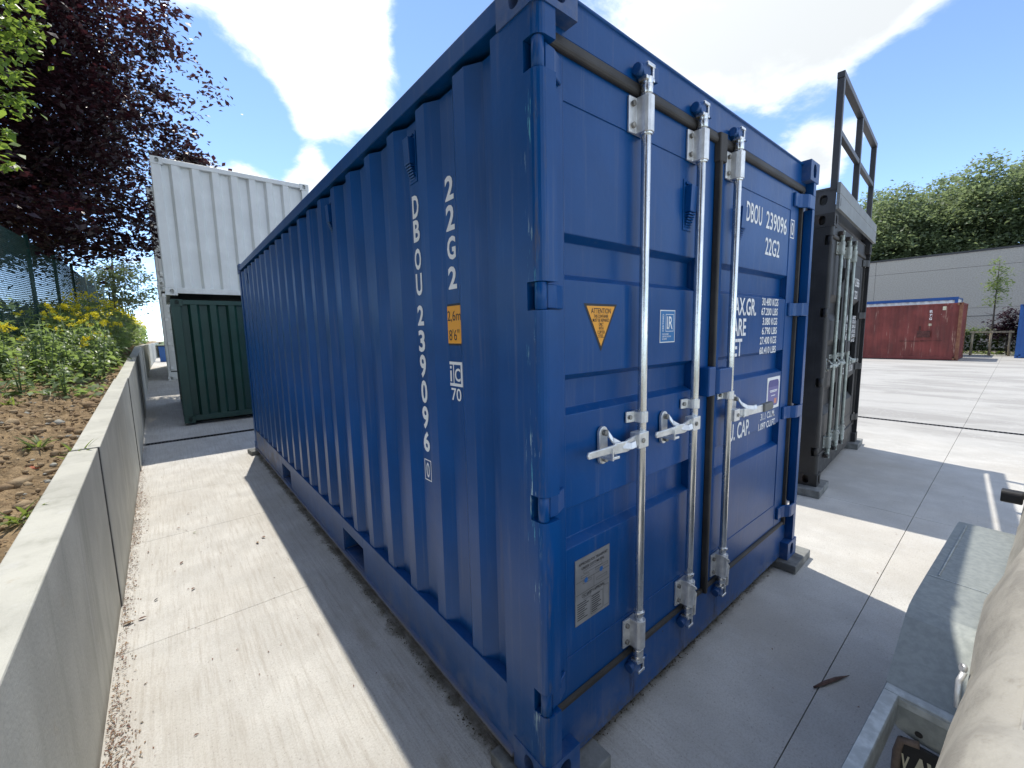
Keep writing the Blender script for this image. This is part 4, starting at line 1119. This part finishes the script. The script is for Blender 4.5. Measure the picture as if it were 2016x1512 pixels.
# near leafy bough at the top left edge
bough = empty('leafy_branch', (-2.6, 4.3, 3.2)); tag(bough, 'fresh green leafy boughs reaching in at the top left edge', 'tree')
P = []; mb = MB()
for (px, py, ln) in [(28, 20, .30), (10, 60, .24), (36, 95, .30), (12, 130, .24), (44, 62, .24), (20, 160, .2), (22, 205, .20), (6, 190, .16), (12, 262, .14), (14, 328, .13), (50, 10, .2), (-30, 100, .4), (-60, 30, .5), (-60, 180, .4), (-60, 280, .3), (62, 62, .12), (66, 66, .1), (40, 200, .12)]:
    Y = 4.3; d = ray(px, py); p = np.array(CAM+d*((Y-CAM.y)/d.y))-np.array([-2.6, 4.3, 3.2])
    k = int(150*ln); l = nrs.randn(k, 3)*np.array([ln*.32, ln*.4, ln*.20]); P.append(p+l)
    mb.tube([(-1.2, .5, p[2]-.1), (p[0]*.5-.3, .25, p[2]+.06), tuple(p)], [.012, .007, .002], 5)
V, F = leaf_cloud(np.concatenate(P), .062, aspect=.55, droop=.15); obj('foliage', np_mesh('foliage', V, F, m_hazel), bough); mb.build('branch', m_bark, bough)
mb = MB(); limbs(mb, (-1.3, .6, -2.0), (-1.4, .6, 2.4), .06, 6, .8, 3); mb.build('trunk', m_bark, bough)

# ---------------------------------------------------------------- fences
FXP = -2.70
fence = empty('mesh_fence', (FXP, 8, 1.4)); tag(fence, 'tall dark green diamond mesh fence on posts along the soil bed', 'fence')
def ftop(y): return 3.14+.047*min(y, 14)+.018*max(0, min(y-14, 8))
pm = None
py_ = [3.6, 6.1, 8.6, 11.1]+[13.6+2.5*i for i in range(14)]
for y in py_:
    z0 = soil_z(FXP, y)-.2; mb = MB(); mb.cyl((0, 0, z0-1.4), (0, 0, ftop(y)-1.4), .032 if y < 30 else .03, n=10); mb.cyl((0, 0, ftop(y)-1.4), (0, 0, ftop(y)-1.385), .036, n=10)
    o = mb.build('fence_post', m_fence, fence); o.location = (0, y-8, 0)
def wires(name, y0, y1, sp, th, zt, zb):
    V, F = [], []
    h = zt-zb
    for sgn in (1, -1):
        y = y0-(h if sgn > 0 else 0)
        while y < y1+(0 if sgn > 0 else h):
            a, c = (y, zb), (y+sgn*h, zt)
            # clip to y range
            def at(yy): return zb+(yy-a[0])/(c[0]-a[0])*h
            ya, yc = min(a[0], c[0]), max(a[0], c[0]); ya, yc = max(ya, y0), min(yc, y1)
            if yc-ya > .02:
                p = (ya, at(ya)); q = (yc, at(yc)); k = len(V)
                nseg = max(1, int((yc-ya)/.5))
                for i in range(nseg+1):
                    t = i/nseg; yy, zz = p[0]+(q[0]-p[0])*t, p[1]+(q[1]-p[1])*t
                    zz2 = zz + .049*(min(yy, 14)-y0) if True else zz
                    bx = .03*math.sin(yy*2.1+zz*1.3)*sgn*0
                    V += [(bx-th, yy-8, zz2-1.4), (bx+th, yy-8, zz2-1.4), (bx, yy-8-th*sgn, zz2-1.4+th)]
                for i in range(nseg):
                    b = k+3*i; F += [(b, b+1, b+4, b+3), (b+1, b+2, b+5, b+4), (b+2, b, b+3, b+5)]
            y += sp
    o = obj(name, np_mesh(name, V, F, m_fence), fence); o['kind'] = 'stuff'
wires('mesh_panel', 3.6, 11.1, .066, .0034, 3.05+.049*3.6, .92+.049*3.6)
wires('mesh_panel', 11.1, 21, .085, .0036, 3.02+.049*11.1, .95+.049*11.1)
wires('mesh_panel', 21, 46, .16, .004, 3.75, 1.55)
mb = MB()
for z in (.12, .9, 1.75): mb.tube([(0, y-8, .95+z+.049*min(y, 14)-1.4) for y in np.linspace(3.6, 46, 30)], .003, 4)
mb.build('tension_wire', m_fence, fence)

# ---------------------------------------------------------------- mustard plants and weeds
def big_leaf(mbV, mbF, base, az, L, w, rise, droop):
    k = len(mbV); n = 5
    ca, sa = math.cos(az), math.sin(az)
    for i in range(n+1):
        t = i/n; r = L*t; z = rise*L*t-droop*L*t*t
        ww = w*math.sin(math.pi*min(1, .12+.88*t)**.8)*(.35 if t < .2 else 1)
        for s in (-1, 0, 1):
            jag = 1+.18*math.sin(i*5+s)
            mbV.append((base[0]+ca*r-sa*s*ww*.5*jag, base[1]+sa*r+ca*s*ww*.5*jag, base[2]+z+abs(s)*ww*.18))
    for i in range(n):
        for s in (0, 1):
            a = k+i*3+s; mbF.append((a, a+1, a+4, a+3))
def plant_proto(seed, H, flowers, nl):
    rg = random.Random(seed); root = empty('mustard_plant')
    V, F = [], []; mb = MB()
    stems = []
    for s in range(rg.randint(2, 4)):
        a = rg.random()*6.28; tx, ty = .10*H*math.cos(a)*rg.uniform(.6, 1.8), .10*H*math.sin(a)*rg.uniform(.6, 1.8); h = H*rg.uniform(.75, 1)
        mb.tube([(0, 0, -.03), (tx*.4, ty*.4, h*.5), (tx, ty, h)], [.007, .005, .003], 5); stems.append((tx, ty, h))
        for i in range(nl):
            t = rg.uniform(.12, .9); L = rg.uniform(.10, .24)*(1.15-.75*t)*H/.75
            p = (tx*t, ty*t, h*t); big_leaf(V, F, p, rg.random()*6.28, L, L*rg.uniform(.42, .62), rg.uniform(.3, .8), rg.uniform(.5, 1.1))
    me = np_mesh('foliage', V, F, m_plant, True); o = obj('foliage', me, root); o['kind'] = 'stuff'
    mb.build('stem', m_stem, root)
    if flowers:
        P = []
        for tx, ty, h in stems:
            for c in range(rg.randint(1, 3)):
                q = np.array([tx+rg.uniform(-.05, .05), ty+rg.uniform(-.05, .05), h+rg.uniform(-.03, .04)])
                P.append(q+nrs.randn(26, 3)*np.array([.016, .016, .014]))
        Vv, Ff = leaf_cloud(np.concatenate(P), .021, flat=1.6, aspect=.9)
        f = obj('flower_head', np_mesh('flower_head', Vv, Ff, m_yellow), root); f['kind'] = 'stuff'
    return root
protos = [plant_proto(1, .62, True, 12), plant_proto(2, .78, True, 12), plant_proto(3, .70, False, 14), plant_proto(4, .42, False, 12), plant_proto(5, .85, True, 12), plant_proto(6, .58, False, 15)]
used = set()
rp = random.Random(4)
for i in range(170):
    y = 5.0+6.6*rp.random(); d = .06+2.3*rp.random()**1.15; x = wx(y)-.16-d
    if y < 5.7: k = 3
    elif y < 7.0: k = rp.choice((2, 3, 5))
    elif y < 8.2: k = rp.choice((0, 2, 5, 2))
    else: k = rp.choice((0, 1, 4, 2, 5))
    o = protos[k] if k not in used else copy_tree(protos[k])
    used.add(k)
    o.location = (x, y, soil_z(x, y)-.01); o.rotation_euler = (0, 0, rp.random()*6.28); s = rp.uniform(.8, 1.15); o.scale = (s, s, s)
    fl = k in (0, 1, 4)
    where = 'right beside the wall top' if d < .45 else ('close to the mesh fence' if x < -2.3 else 'in the middle of the soil bed')
    row = ' in the front row,' if y < 5.7 else ''
    lab = ('leafy mustard plant with yellow flower heads, %s' % where) if fl else ('leafy green plant without flowers,%s %s' % (row, where))
    tag(o, lab, 'plant', ('flowering mustard plants ' if fl else 'green mustard plants ')+row.strip(', ')+' '+where)
# mass of yellow flowering growth further along, and low growth under the plants
n = 9000; y = 10.5+16*nrs.rand(n); x = np.array([wx(min(a, 16.6)) for a in y])-.1-2.3*nrs.rand(n)
z = np.array([soil_z(a, b) for a, b in zip(x, y)]); hh = .75+.35*np.sin(x*2.1)*np.cos(y*.9)
V, F = leaf_cloud(np.stack([x, y, z+hh*nrs.rand(n)**.7], 1), .13, aspect=.55)
o = obj('flowering_growth', np_mesh('flowering_growth', V, F, m_plant)); o['kind'] = 'stuff'
n = 4200; y = 13.0+14*nrs.rand(n); x = np.array([wx(min(a, 16.6)) for a in y])-.1-2.2*nrs.rand(n)
z = np.array([soil_z(a, b) for a, b in zip(x, y)]); hh = .85+.35*np.sin(x*2.1)*np.cos(y*.9)
V, F = leaf_cloud(np.stack([x, y, z+hh+.08*nrs.randn(n)], 1), .055, flat=1.4, aspect=.9)
o = obj('yellow_blossom', np_mesh('yellow_blossom', V, F, m_yellow)); o['kind'] = 'stuff'
n = 5200; y = 5.0+7*nrs.rand(n); x = np.array([wx(a) for a in y])-.16-2.5*nrs.rand(n)
z = np.array([soil_z(a, b) for a, b in zip(x, y)])
V, F = leaf_cloud(np.stack([x, y, z+.02+.30*nrs.rand(n)*np.clip((y-4.8)/1.5, .15, 1)], 1), .075, aspect=.55)
o = obj('low_weeds', np_mesh('low_weeds', V, F, m_plant)); o['kind'] = 'stuff'
# growth along the fence foot
n = 3500; y = 3+12*nrs.rand(n); x = FXP+.15-.9*nrs.rand(n)
z = np.array([soil_z(a, b) for a, b in zip(x, y)])
V, F = leaf_cloud(np.stack([x, y, z+.9*nrs.rand(n)**1.3], 1), .085, aspect=.5)
o = obj('fence_growth', np_mesh('fence_growth', V, F, m_plant)); o['kind'] = 'stuff'
# small weeds on the open soil
for i, (px, py, lab) in enumerate([(70, 885, 'small tufted weed in the bare soil near the wall joint'), (20, 800, 'small pale weed on the bare soil at the left edge'), (40, 1030, 'grassy weed beside the near part of the wall'), (150, 905, 'tiny weed between stones near the wall top')]):
    d = ray(px, py); t = .6
    while t < 12 and (CAM+d*t).z > soil_z((CAM+d*t).x, (CAM+d*t).y): t += .01
    p = CAM+d*t; V, F = [], []
    rg = random.Random(i)
    for k in range(26): big_leaf(V, F, (rg.uniform(-.03, .03), rg.uniform(-.03, .03), 0), rg.random()*6.28, rg.uniform(.05, .12), rg.uniform(.006, .018), rg.uniform(.5, 1.6), .5)
    o = obj('weed', np_mesh('weed', V, F, m_weed, True)); o.location = p; tag(o, lab, 'weed')

# ---------------------------------------------------------------- litter on the lane
def flakes(name, P, s, m, aspect=.5, parent=None, kind='stuff', flat=.35):
    V, F = leaf_cloud(np.array(P), s, flat=flat, aspect=aspect, bend=.5); o = obj(name, np_mesh(name, V, F, m), parent)
    if kind: o['kind'] = kind
    return o
P, P2, P3 = [], [], []
for i in range(9000):
    y = -.6+8*nrs.rand()**1.1; den = .35+.65*max(0, math.sin(y*1.9-.4)+.45*math.sin(y*5.3+1))
    if nrs.rand() > den*.75: continue
    d = .008+abs(nrs.randn())*.042*(.5+.6*den)
    [P, P2, P3][int(nrs.rand()*2.6)].append((wx(y)+d, y, hz(0, y)+.003+.010*nrs.rand()*max(0, 1-d/.08)))
flakes('leaf_litter', P, .013, m_dry, .35); flakes('leaf_litter', P2, .012, m_dryred, .4); flakes('leaf_litter', P3, .009, mat('litter_grit', (.20, .165, .12), .95, var=.4, scale=40), .6, flat=1.0)
P = [(-1.1+1.0*nrs.rand(), 0+7*nrs.rand(), .004) for i in range(130)]+[(.2+5*nrs.rand(), -.2-2.0*nrs.rand(), .004) for i in range(120)]
flakes('litter_specks', P, .012, m_dryred, .4)
P = [(.0-.014*abs(nrs.randn()), .2+5.7*nrs.rand(), .003) for i in range(900)]+[(.2+2.0*nrs.rand(), .105-.018*abs(nrs.randn()), .003) for i in range(1300)]
flakes('dirt_crumbs', P, .008, mat('dark_dirt', (.10, .085, .055), .95, var=.3, scale=30), .6, flat=1.2)
k = 0
for (px, py, s, m, lab) in [(272, 1222, .034, m_dryred, 'reddish brown dry leaf lying by the foot of the wall'), (243, 1232, .042, m_dry, 'tan dry leaf against the foot of the wall'), (258, 1224, .026, m_blk, 'blackened dry leaf beside the reddish one by the wall'),
                            (384, 1158, .026, m_dryred, 'dark red leaf on the lane level with the curved shadow edge'), (355, 1112, .026, m_dryred, 'small brown leaf mid lane'), (368, 1012, .024, m_dryred, 'brown leaf on the lane near the saw cut'), (348, 1041, .026, m_dryred, 'curled brown leaf just beyond the saw cut on the lane'),
                            (506, 1068, .034, m_dry, 'pale brown leaf close to the container shadow edge'), (516, 1058, .034, m_dryred, 'red brown leaf right beside the pale one near the shadow'), (304, 1185, .022, m_blk, 'small black leaf on the sunlit lane'), (292, 1087, .022, m_dryred, 'brown leaf near the wall joint on the lane'),
                            (380, 1050, .022, m_weed, 'small green leaf on the sunlit lane')]:
    d = ray(px, py); p = CAM+d*(-CAM.z/d.z); V, F = [], []
    rg = random.Random(px); big_leaf(V, F, (0, 0, .006), rg.random()*6.28, s*1.25, s*.6, .25, .1)
    o = obj('fallen_leaf', np_mesh('fallen_leaf', V, F, m, True)); o.location = p; tag(o, lab, 'leaf', 'fallen leaves on the lane')
d = ray(1602, 1356); p0 = CAM+d*(-CAM.z/d.z); d = ray(1672, 1332); p1 = CAM+d*(-CAM.z/d.z)
mb = MB(); q = (p1-p0); mb.tube([(0, 0, .008), tuple(q*.3+Vector((0, 0, .012))), tuple(q*.6+Vector((.004, 0, .011))), tuple(q+Vector((0, 0, .006)))], [.004, .009, .008, .001], 6)
o = mb.build('wood_splinter', mat('weathered_bark', (.10, .06, .05), .9, var=.3, scale=30)); o.location = p0; tag(o, 'long reddish brown splinter of wood lying across the yard joint', 'stick')

# ---------------------------------------------------------------- right background
bld = empty('warehouse', (38.5, -30, 0)); tag(bld, 'long windowless warehouse of grey exposed aggregate panels with dark coping', 'building')
for z0, z1 in ((0, 2.55), (2.562, 5.1), (5.112, 6.02)):
    for i in range(8):
        mb = MB(); mb.box(0, i*9+.006, z0, .25, i*9+9-.006, z1); mb.build('wall_panel', m_bwall, bld, .01, 1)
mb = MB(); mb.box(.05, 0, 0, .24, 72, 6.0); mb.box(.26, 0, 0, 18, 72, 5.7); mb.build('core', m_coping, bld)
mb = MB(); mb.box(-.05, 0, 6.021, .32, 72, 6.13); mb.build('coping', m_coping, bld)
hedge = empty('hedge', (32.6, -6, 0)); tag(hedge, 'clipped dark green hedge in front of the warehouse wall', 'hedge')
n = 26000; P = np.stack([nrs.rand(n)*.9-.45, nrs.rand(n)*20, nrs.rand(n)**.8*1.22+.06*nrs.randn(n)], 1)
V, F = leaf_cloud(P, .12, aspect=.65); o = obj('foliage', np_mesh('foliage', V, F, m_hedge), hedge); o['kind'] = 'stuff'
n = 3500; P = np.stack([nrs.rand(n)*.9-.45, nrs.rand(n)*20, 1.2+.12*nrs.randn(n)], 1)
V, F = leaf_cloud(P, .09, aspect=.6); o = obj('new_growth', np_mesh('new_growth', V, F, m_weed), hedge); o['kind'] = 'stuff'
n = 2600; P = np.stack([31.0+1.2*nrs.rand(n), -4+14*nrs.rand(n), .02+.14*nrs.rand(n)], 1)
V, F = leaf_cloud(P, .10, aspect=.3); o = obj('grass_verge', np_mesh('grass_verge', V, F, m_weed)); o['kind'] = 'stuff'
f2 = empty('wire_fence', (33.6, -8, 0)); tag(f2, 'low grey chain link fence with a top rail behind the hedge', 'fence')
for i in range(11):
    mb = MB(); mb.cyl((0, i*2.4, 0), (0, i*2.4, 2.02), .03, n=8); mb.build('fence_post', m_fencegrey, f2)
mb = MB(); mb.cyl((0, 0, 2.0), (0, 24, 2.0), .028, n=8); mb.build('top_rail', m_fencegrey, f2)
V, F = [], []
for s in (1, -1):
    for i in range(150):
        y0 = i*.16-1.9; a, c = (y0, .05) if s > 0 else (y0+1.9, .05), (y0+1.9, 1.95) if s > 0 else (y0, 1.95)
        k = len(V); V += [(-.004, a[0], a[1]), (.004, a[0]+.008, a[1]), (-.004, c[0], c[1]), (.004, c[0]+.008, c[1])]; F.append((k, k+1, k+3, k+2))
o = obj('mesh_panel', np_mesh('mesh_panel', V, F, m_fencegrey), f2); o['kind'] = 'stuff'
# young staked tree
yt = tree('young_tree', 'slender young tree tied to timber stakes in front of the warehouse', (30.6, .02, 0), 4.6, (30.6, .02, 3.55), (.50, .50, 1.35), 70, 15, .13, .07, .10, m_young, r=.045, shell=.2, nl=10)
stk = empty('tree_stakes', (30.4, .02, 0)); tag(stk, 'timber frame of three posts and a cross rail staking the young tree', 'stakes')
for dy in (-.62, .0, .62):
    mb = MB(); mb.cyl((0, dy, 0), (0, dy*.97, 1.22), .05, .045, n=8); mb.build('stake', m_stake, stk)
mb = MB(); mb.box(-.075, -.72, 1.12, -.05, .72, 1.21); mb.build('cross_rail', m_stake, stk)
tree('purple_shrub', 'dark purple leaved shrub at the corner of the bright blue container', (31.3, -.55, 0), 1.6, (31.3, -.5, 1.45), (.55, .62, .85), 60, 34, .16, .12, .11, m_plum, r=.04, shell=.3, cat='shrub')
# trees behind the warehouse
for i, (x, y, h, r_) in enumerate([(70, 30, 17.2, 5.0), (69, 22.5, 17.0, 4.6), (70, 15.8, 17.4, 4.8), (68, 9.3, 17.6, 4.6), (70, 2.6, 19.2, 5.0), (69, -4.4, 20.6, 5.2), (71, -12, 21.5, 5.4), (75, 6.0, 19.5, 4.8), (75, 13.0, 19.2, 4.8), (76, -1.2, 20.6, 5.0)]):
    tree('woodland_tree', ['broad green tree behind the warehouse, farthest left of the row', 'second tree from the left in the row behind the warehouse', 'tree above the left part of the visible warehouse wall', 'tree above the middle of the visible warehouse wall', 'tall tree above the young staked tree, behind the warehouse', 'tallest tree at the right edge, behind the warehouse', 'tree behind the warehouse beyond the right edge', 'rear tree filling the dip left of the young staked tree, behind the warehouse', 'rear tree filling the dip over the left of the visible wall, behind the warehouse', 'rear tree just right of the young staked tree, behind the warehouse'][i],
         (x, y, 0), h*.9, (x, y, h*.60), (r_, r_, h*.40), 340, 85, .75, .42, .34, m_bgleaf, r=.35, group='trees behind the warehouse', shell=.6, nl=10, drop=.35)

# far end of the lane: waste bin
bn = empty('waste_bin', (-1.02, 24.5, .68)); tag(bn, 'small blue waste bin at the far end of the lane', 'bin')
mb = MB(); mb.prism([(-.22, -.26), (.22, -.26), (.22, .26), (-.22, .26)], lambda u, v, w: (u*(1 if w > .5 else .8), v*(1 if w > .5 else .8), w), 0, .95); mb.build('body', m_farblue, bn, .02, 2)
mb = MB(); mb.box(-.25, -.30, .96, .25, .28, 1.02); mb.build('lid', m_coping, bn, .02, 2)
mb = MB(); mb.cyl((-.19, .26, .09), (-.12, .26, .09), .09, n=12); mb.cyl((.12, .26, .09), (.19, .26, .09), .09, n=12); mb.build('wheel', m_rubber, bn); bn.scale = (.75, .75, .75)

# ---------------------------------------------------------------- trailer in the lower right corner
TA = math.atan2(-.054, 1.04)
tr_ = empty('trailer', (.77, -.71, 0), TA); tag(tr_, 'galvanised trailer at the lower right with angular mudguard under a tarpaulin', 'trailer')
pf = [(0, .548), (.19, .684), (.235, .702), (.30, .708), (.50, .710), (1.18, .706), (1.235, .698), (1.26, .675), (1.42, .540)]
mb = MB()
th = .004; vi = -.55
vs = []
for u, z in pf: vs += [(u, 0, z), (u, vi, z), (u, 0, z-.05), (u, -.004, z-.05), (u, -.004, z-th), (u, vi, z-th)]
n6 = 6; fs = []
for i in range(len(pf)-1):
    for k in range(6):
        a, c = i*6+[1, 0, 2, 3, 4, 5][k], i*6+[0, 2, 3, 4, 5, 1][k]
        fs.append((a, c, c+6, a+6))
mb.add(vs, fs)
mb.build('mudguard', m_fender, tr_, 0)
mb = MB(); mb.box(.498, -.55, .7102, .502, -.002, .7116); mb.cyl((.52, -.030, .7105), (1.16, -.030, .7080), .0035, n=6); mb.build('folded_seam', m_rail, tr_)
mb = MB(); mb.box(-.034, -.55, .540, .002, -.0005, .5475); mb.box(-.034, -.55, .515, -.030, -.0005, .5398); mb.build('mudguard_lip', m_rail, tr_, .002, 1)
mb = MB(); mb.box(-1.1, -.036, .5405, -.0345, -.0005, .5470); mb.box(-1.1, -.036, .46, -.0345, -.031, .5404); mb.box(-1.1, -.006, .50, -.0345, -.0008, .5404); mb.build('frame_rail', m_rail, tr_, .002, 1)
mb = MB(); mb.prism([(-.010, .5145), (-.010, .475), (-.040, .440), (-.085, .428), (-.55, .428), (-.55, .5145)], lambda u, v, w: (w, u, v), -.030, -.024); mb.cyl((-.0305, -.085, .455), (-.032, -.085, .455), .009, n=12, mi=1); mb.build('flap_plate', [m_fender, m_blk], tr_, .002, 1)
fl = MB(); fl.box(-.050, -.50, .02, -.040, -.048, .432); flap = fl.build('mud_flap', m_flap, tr_, .003, 1)
mb = MB(); mb.tube([(-.048, -.09, .436), (-.050, -.052, .424), (-.052, -.046, .38), (-.052, -.046, .02)], .010, 8); mb.build('flap_edge', m_flaprim, flap)
text('lettering', 'V', m_cream, flap, (-.050, -.056, .335), (0, -1, 0), FZ, .018, .05, bold=.03, off=.002)
text('lettering', 'AW', m_cream, flap, (-.050, -.080, .330), (0, -1, 0), FZ, .080, .07, bold=.04, off=.002)
mb = MB(); mb.box(-1.1, -1.75, .46, 1.9, -.60, .56); mb.build('chassis', m_rail, tr_)
for u in (.40, 1.0):
    mb = MB(); mb.cyl((u, -.12, .32), (u, -.30, .32), .30, n=28); mb.cyl((u, -.11, .32), (u, -.119, .32), .17, n=20, mi=1); mb.build('wheel', [m_rubber, m_galv], tr_, .02, 2)
mb = MB(); mb.tube([(1.56, -.28, .78), (1.52, -.22, .80), (1.49, -.17, .805)], .011, 8); mb.prism(rr(.062, .060, .018), lambda u, v, w: (1.44+u, w, .775+v), -.175, -.105); mb.build('marker_lamp', m_flap, tr_, .008, 2)
# tarpaulin draped over the load
hem = [(-1.0, -.155), (-.48, -.163), (-.334, -.162), (-.246, -.165), (-.124, -.168), (.008, -.165), (.194, -.159), (.382, -.155), (.423, -.160), (.539, -.173), (.894, -.178), (1.2, -.176), (1.63, -.174), (2.2, -.174)]
us = np.linspace(-1.0, 2.2, 130); hv = np.interp(us, [a for a, _ in hem], [c for _, c in hem])
sec = [(0, 0), (-.010, .04), (-.022, .09), (-.036, .14), (-.058, .19), (-.095, .222), (-.14, .235)]+[(-.14-.075*k, .238+.006*k) for k in range(1, 19)]+[(-1.52, .30), (-1.54, .15), (-1.55, 0)]
V = []
for i, u in enumerate(us):
    for j, (dv, dz) in enumerate(sec):
        wob = .0035*math.sin(u*9+j*.35)+.002*math.sin(u*23+j*.8)+.003*math.sin(u*4+j*1.3)
        amp = 1 if j < 6 else .9
        hemz = .735+.012*math.sin(u*7.3)+.008*math.sin(u*17)
        V.append((u, hv[i]+dv+wob*.55*(1 if 0 < j < 8 else .4), hemz+dz+wob*amp*(0.4 if j == 0 else 1)))
ns = len(sec); F = [(i*ns+j, (i+1)*ns+j, (i+1)*ns+j+1, i*ns+j+1) for i in range(len(us)-1) for j in range(ns-1)]
tp = empty('tarpaulin', (.77, -.71, 0), TA); tag(tp, 'grey beige tarpaulin stretched over the load of the trailer', 'tarpaulin')
mb = MB(); mb.tube([(u, np.interp(u, us, hv)-.100, .735+.2265+.003*math.sin(u*9)) for u in np.linspace(-.95, 2.1, 90)], .0035, 5); mb.build('seam', m_tarp, tp)
obj('sheet', np_mesh('sheet', V, F, m_tarp, True), tp)
mb = MB(); mb.tube([(-.08, -.160, .735), (-.095, -.154, .715), (-.13, -.158, .660)], .007, 6); mb.cyl((-.073, -.161, .742), (-.077, -.153, .744), .010, n=12); mb.build('tie_hook', m_galvw, tp)
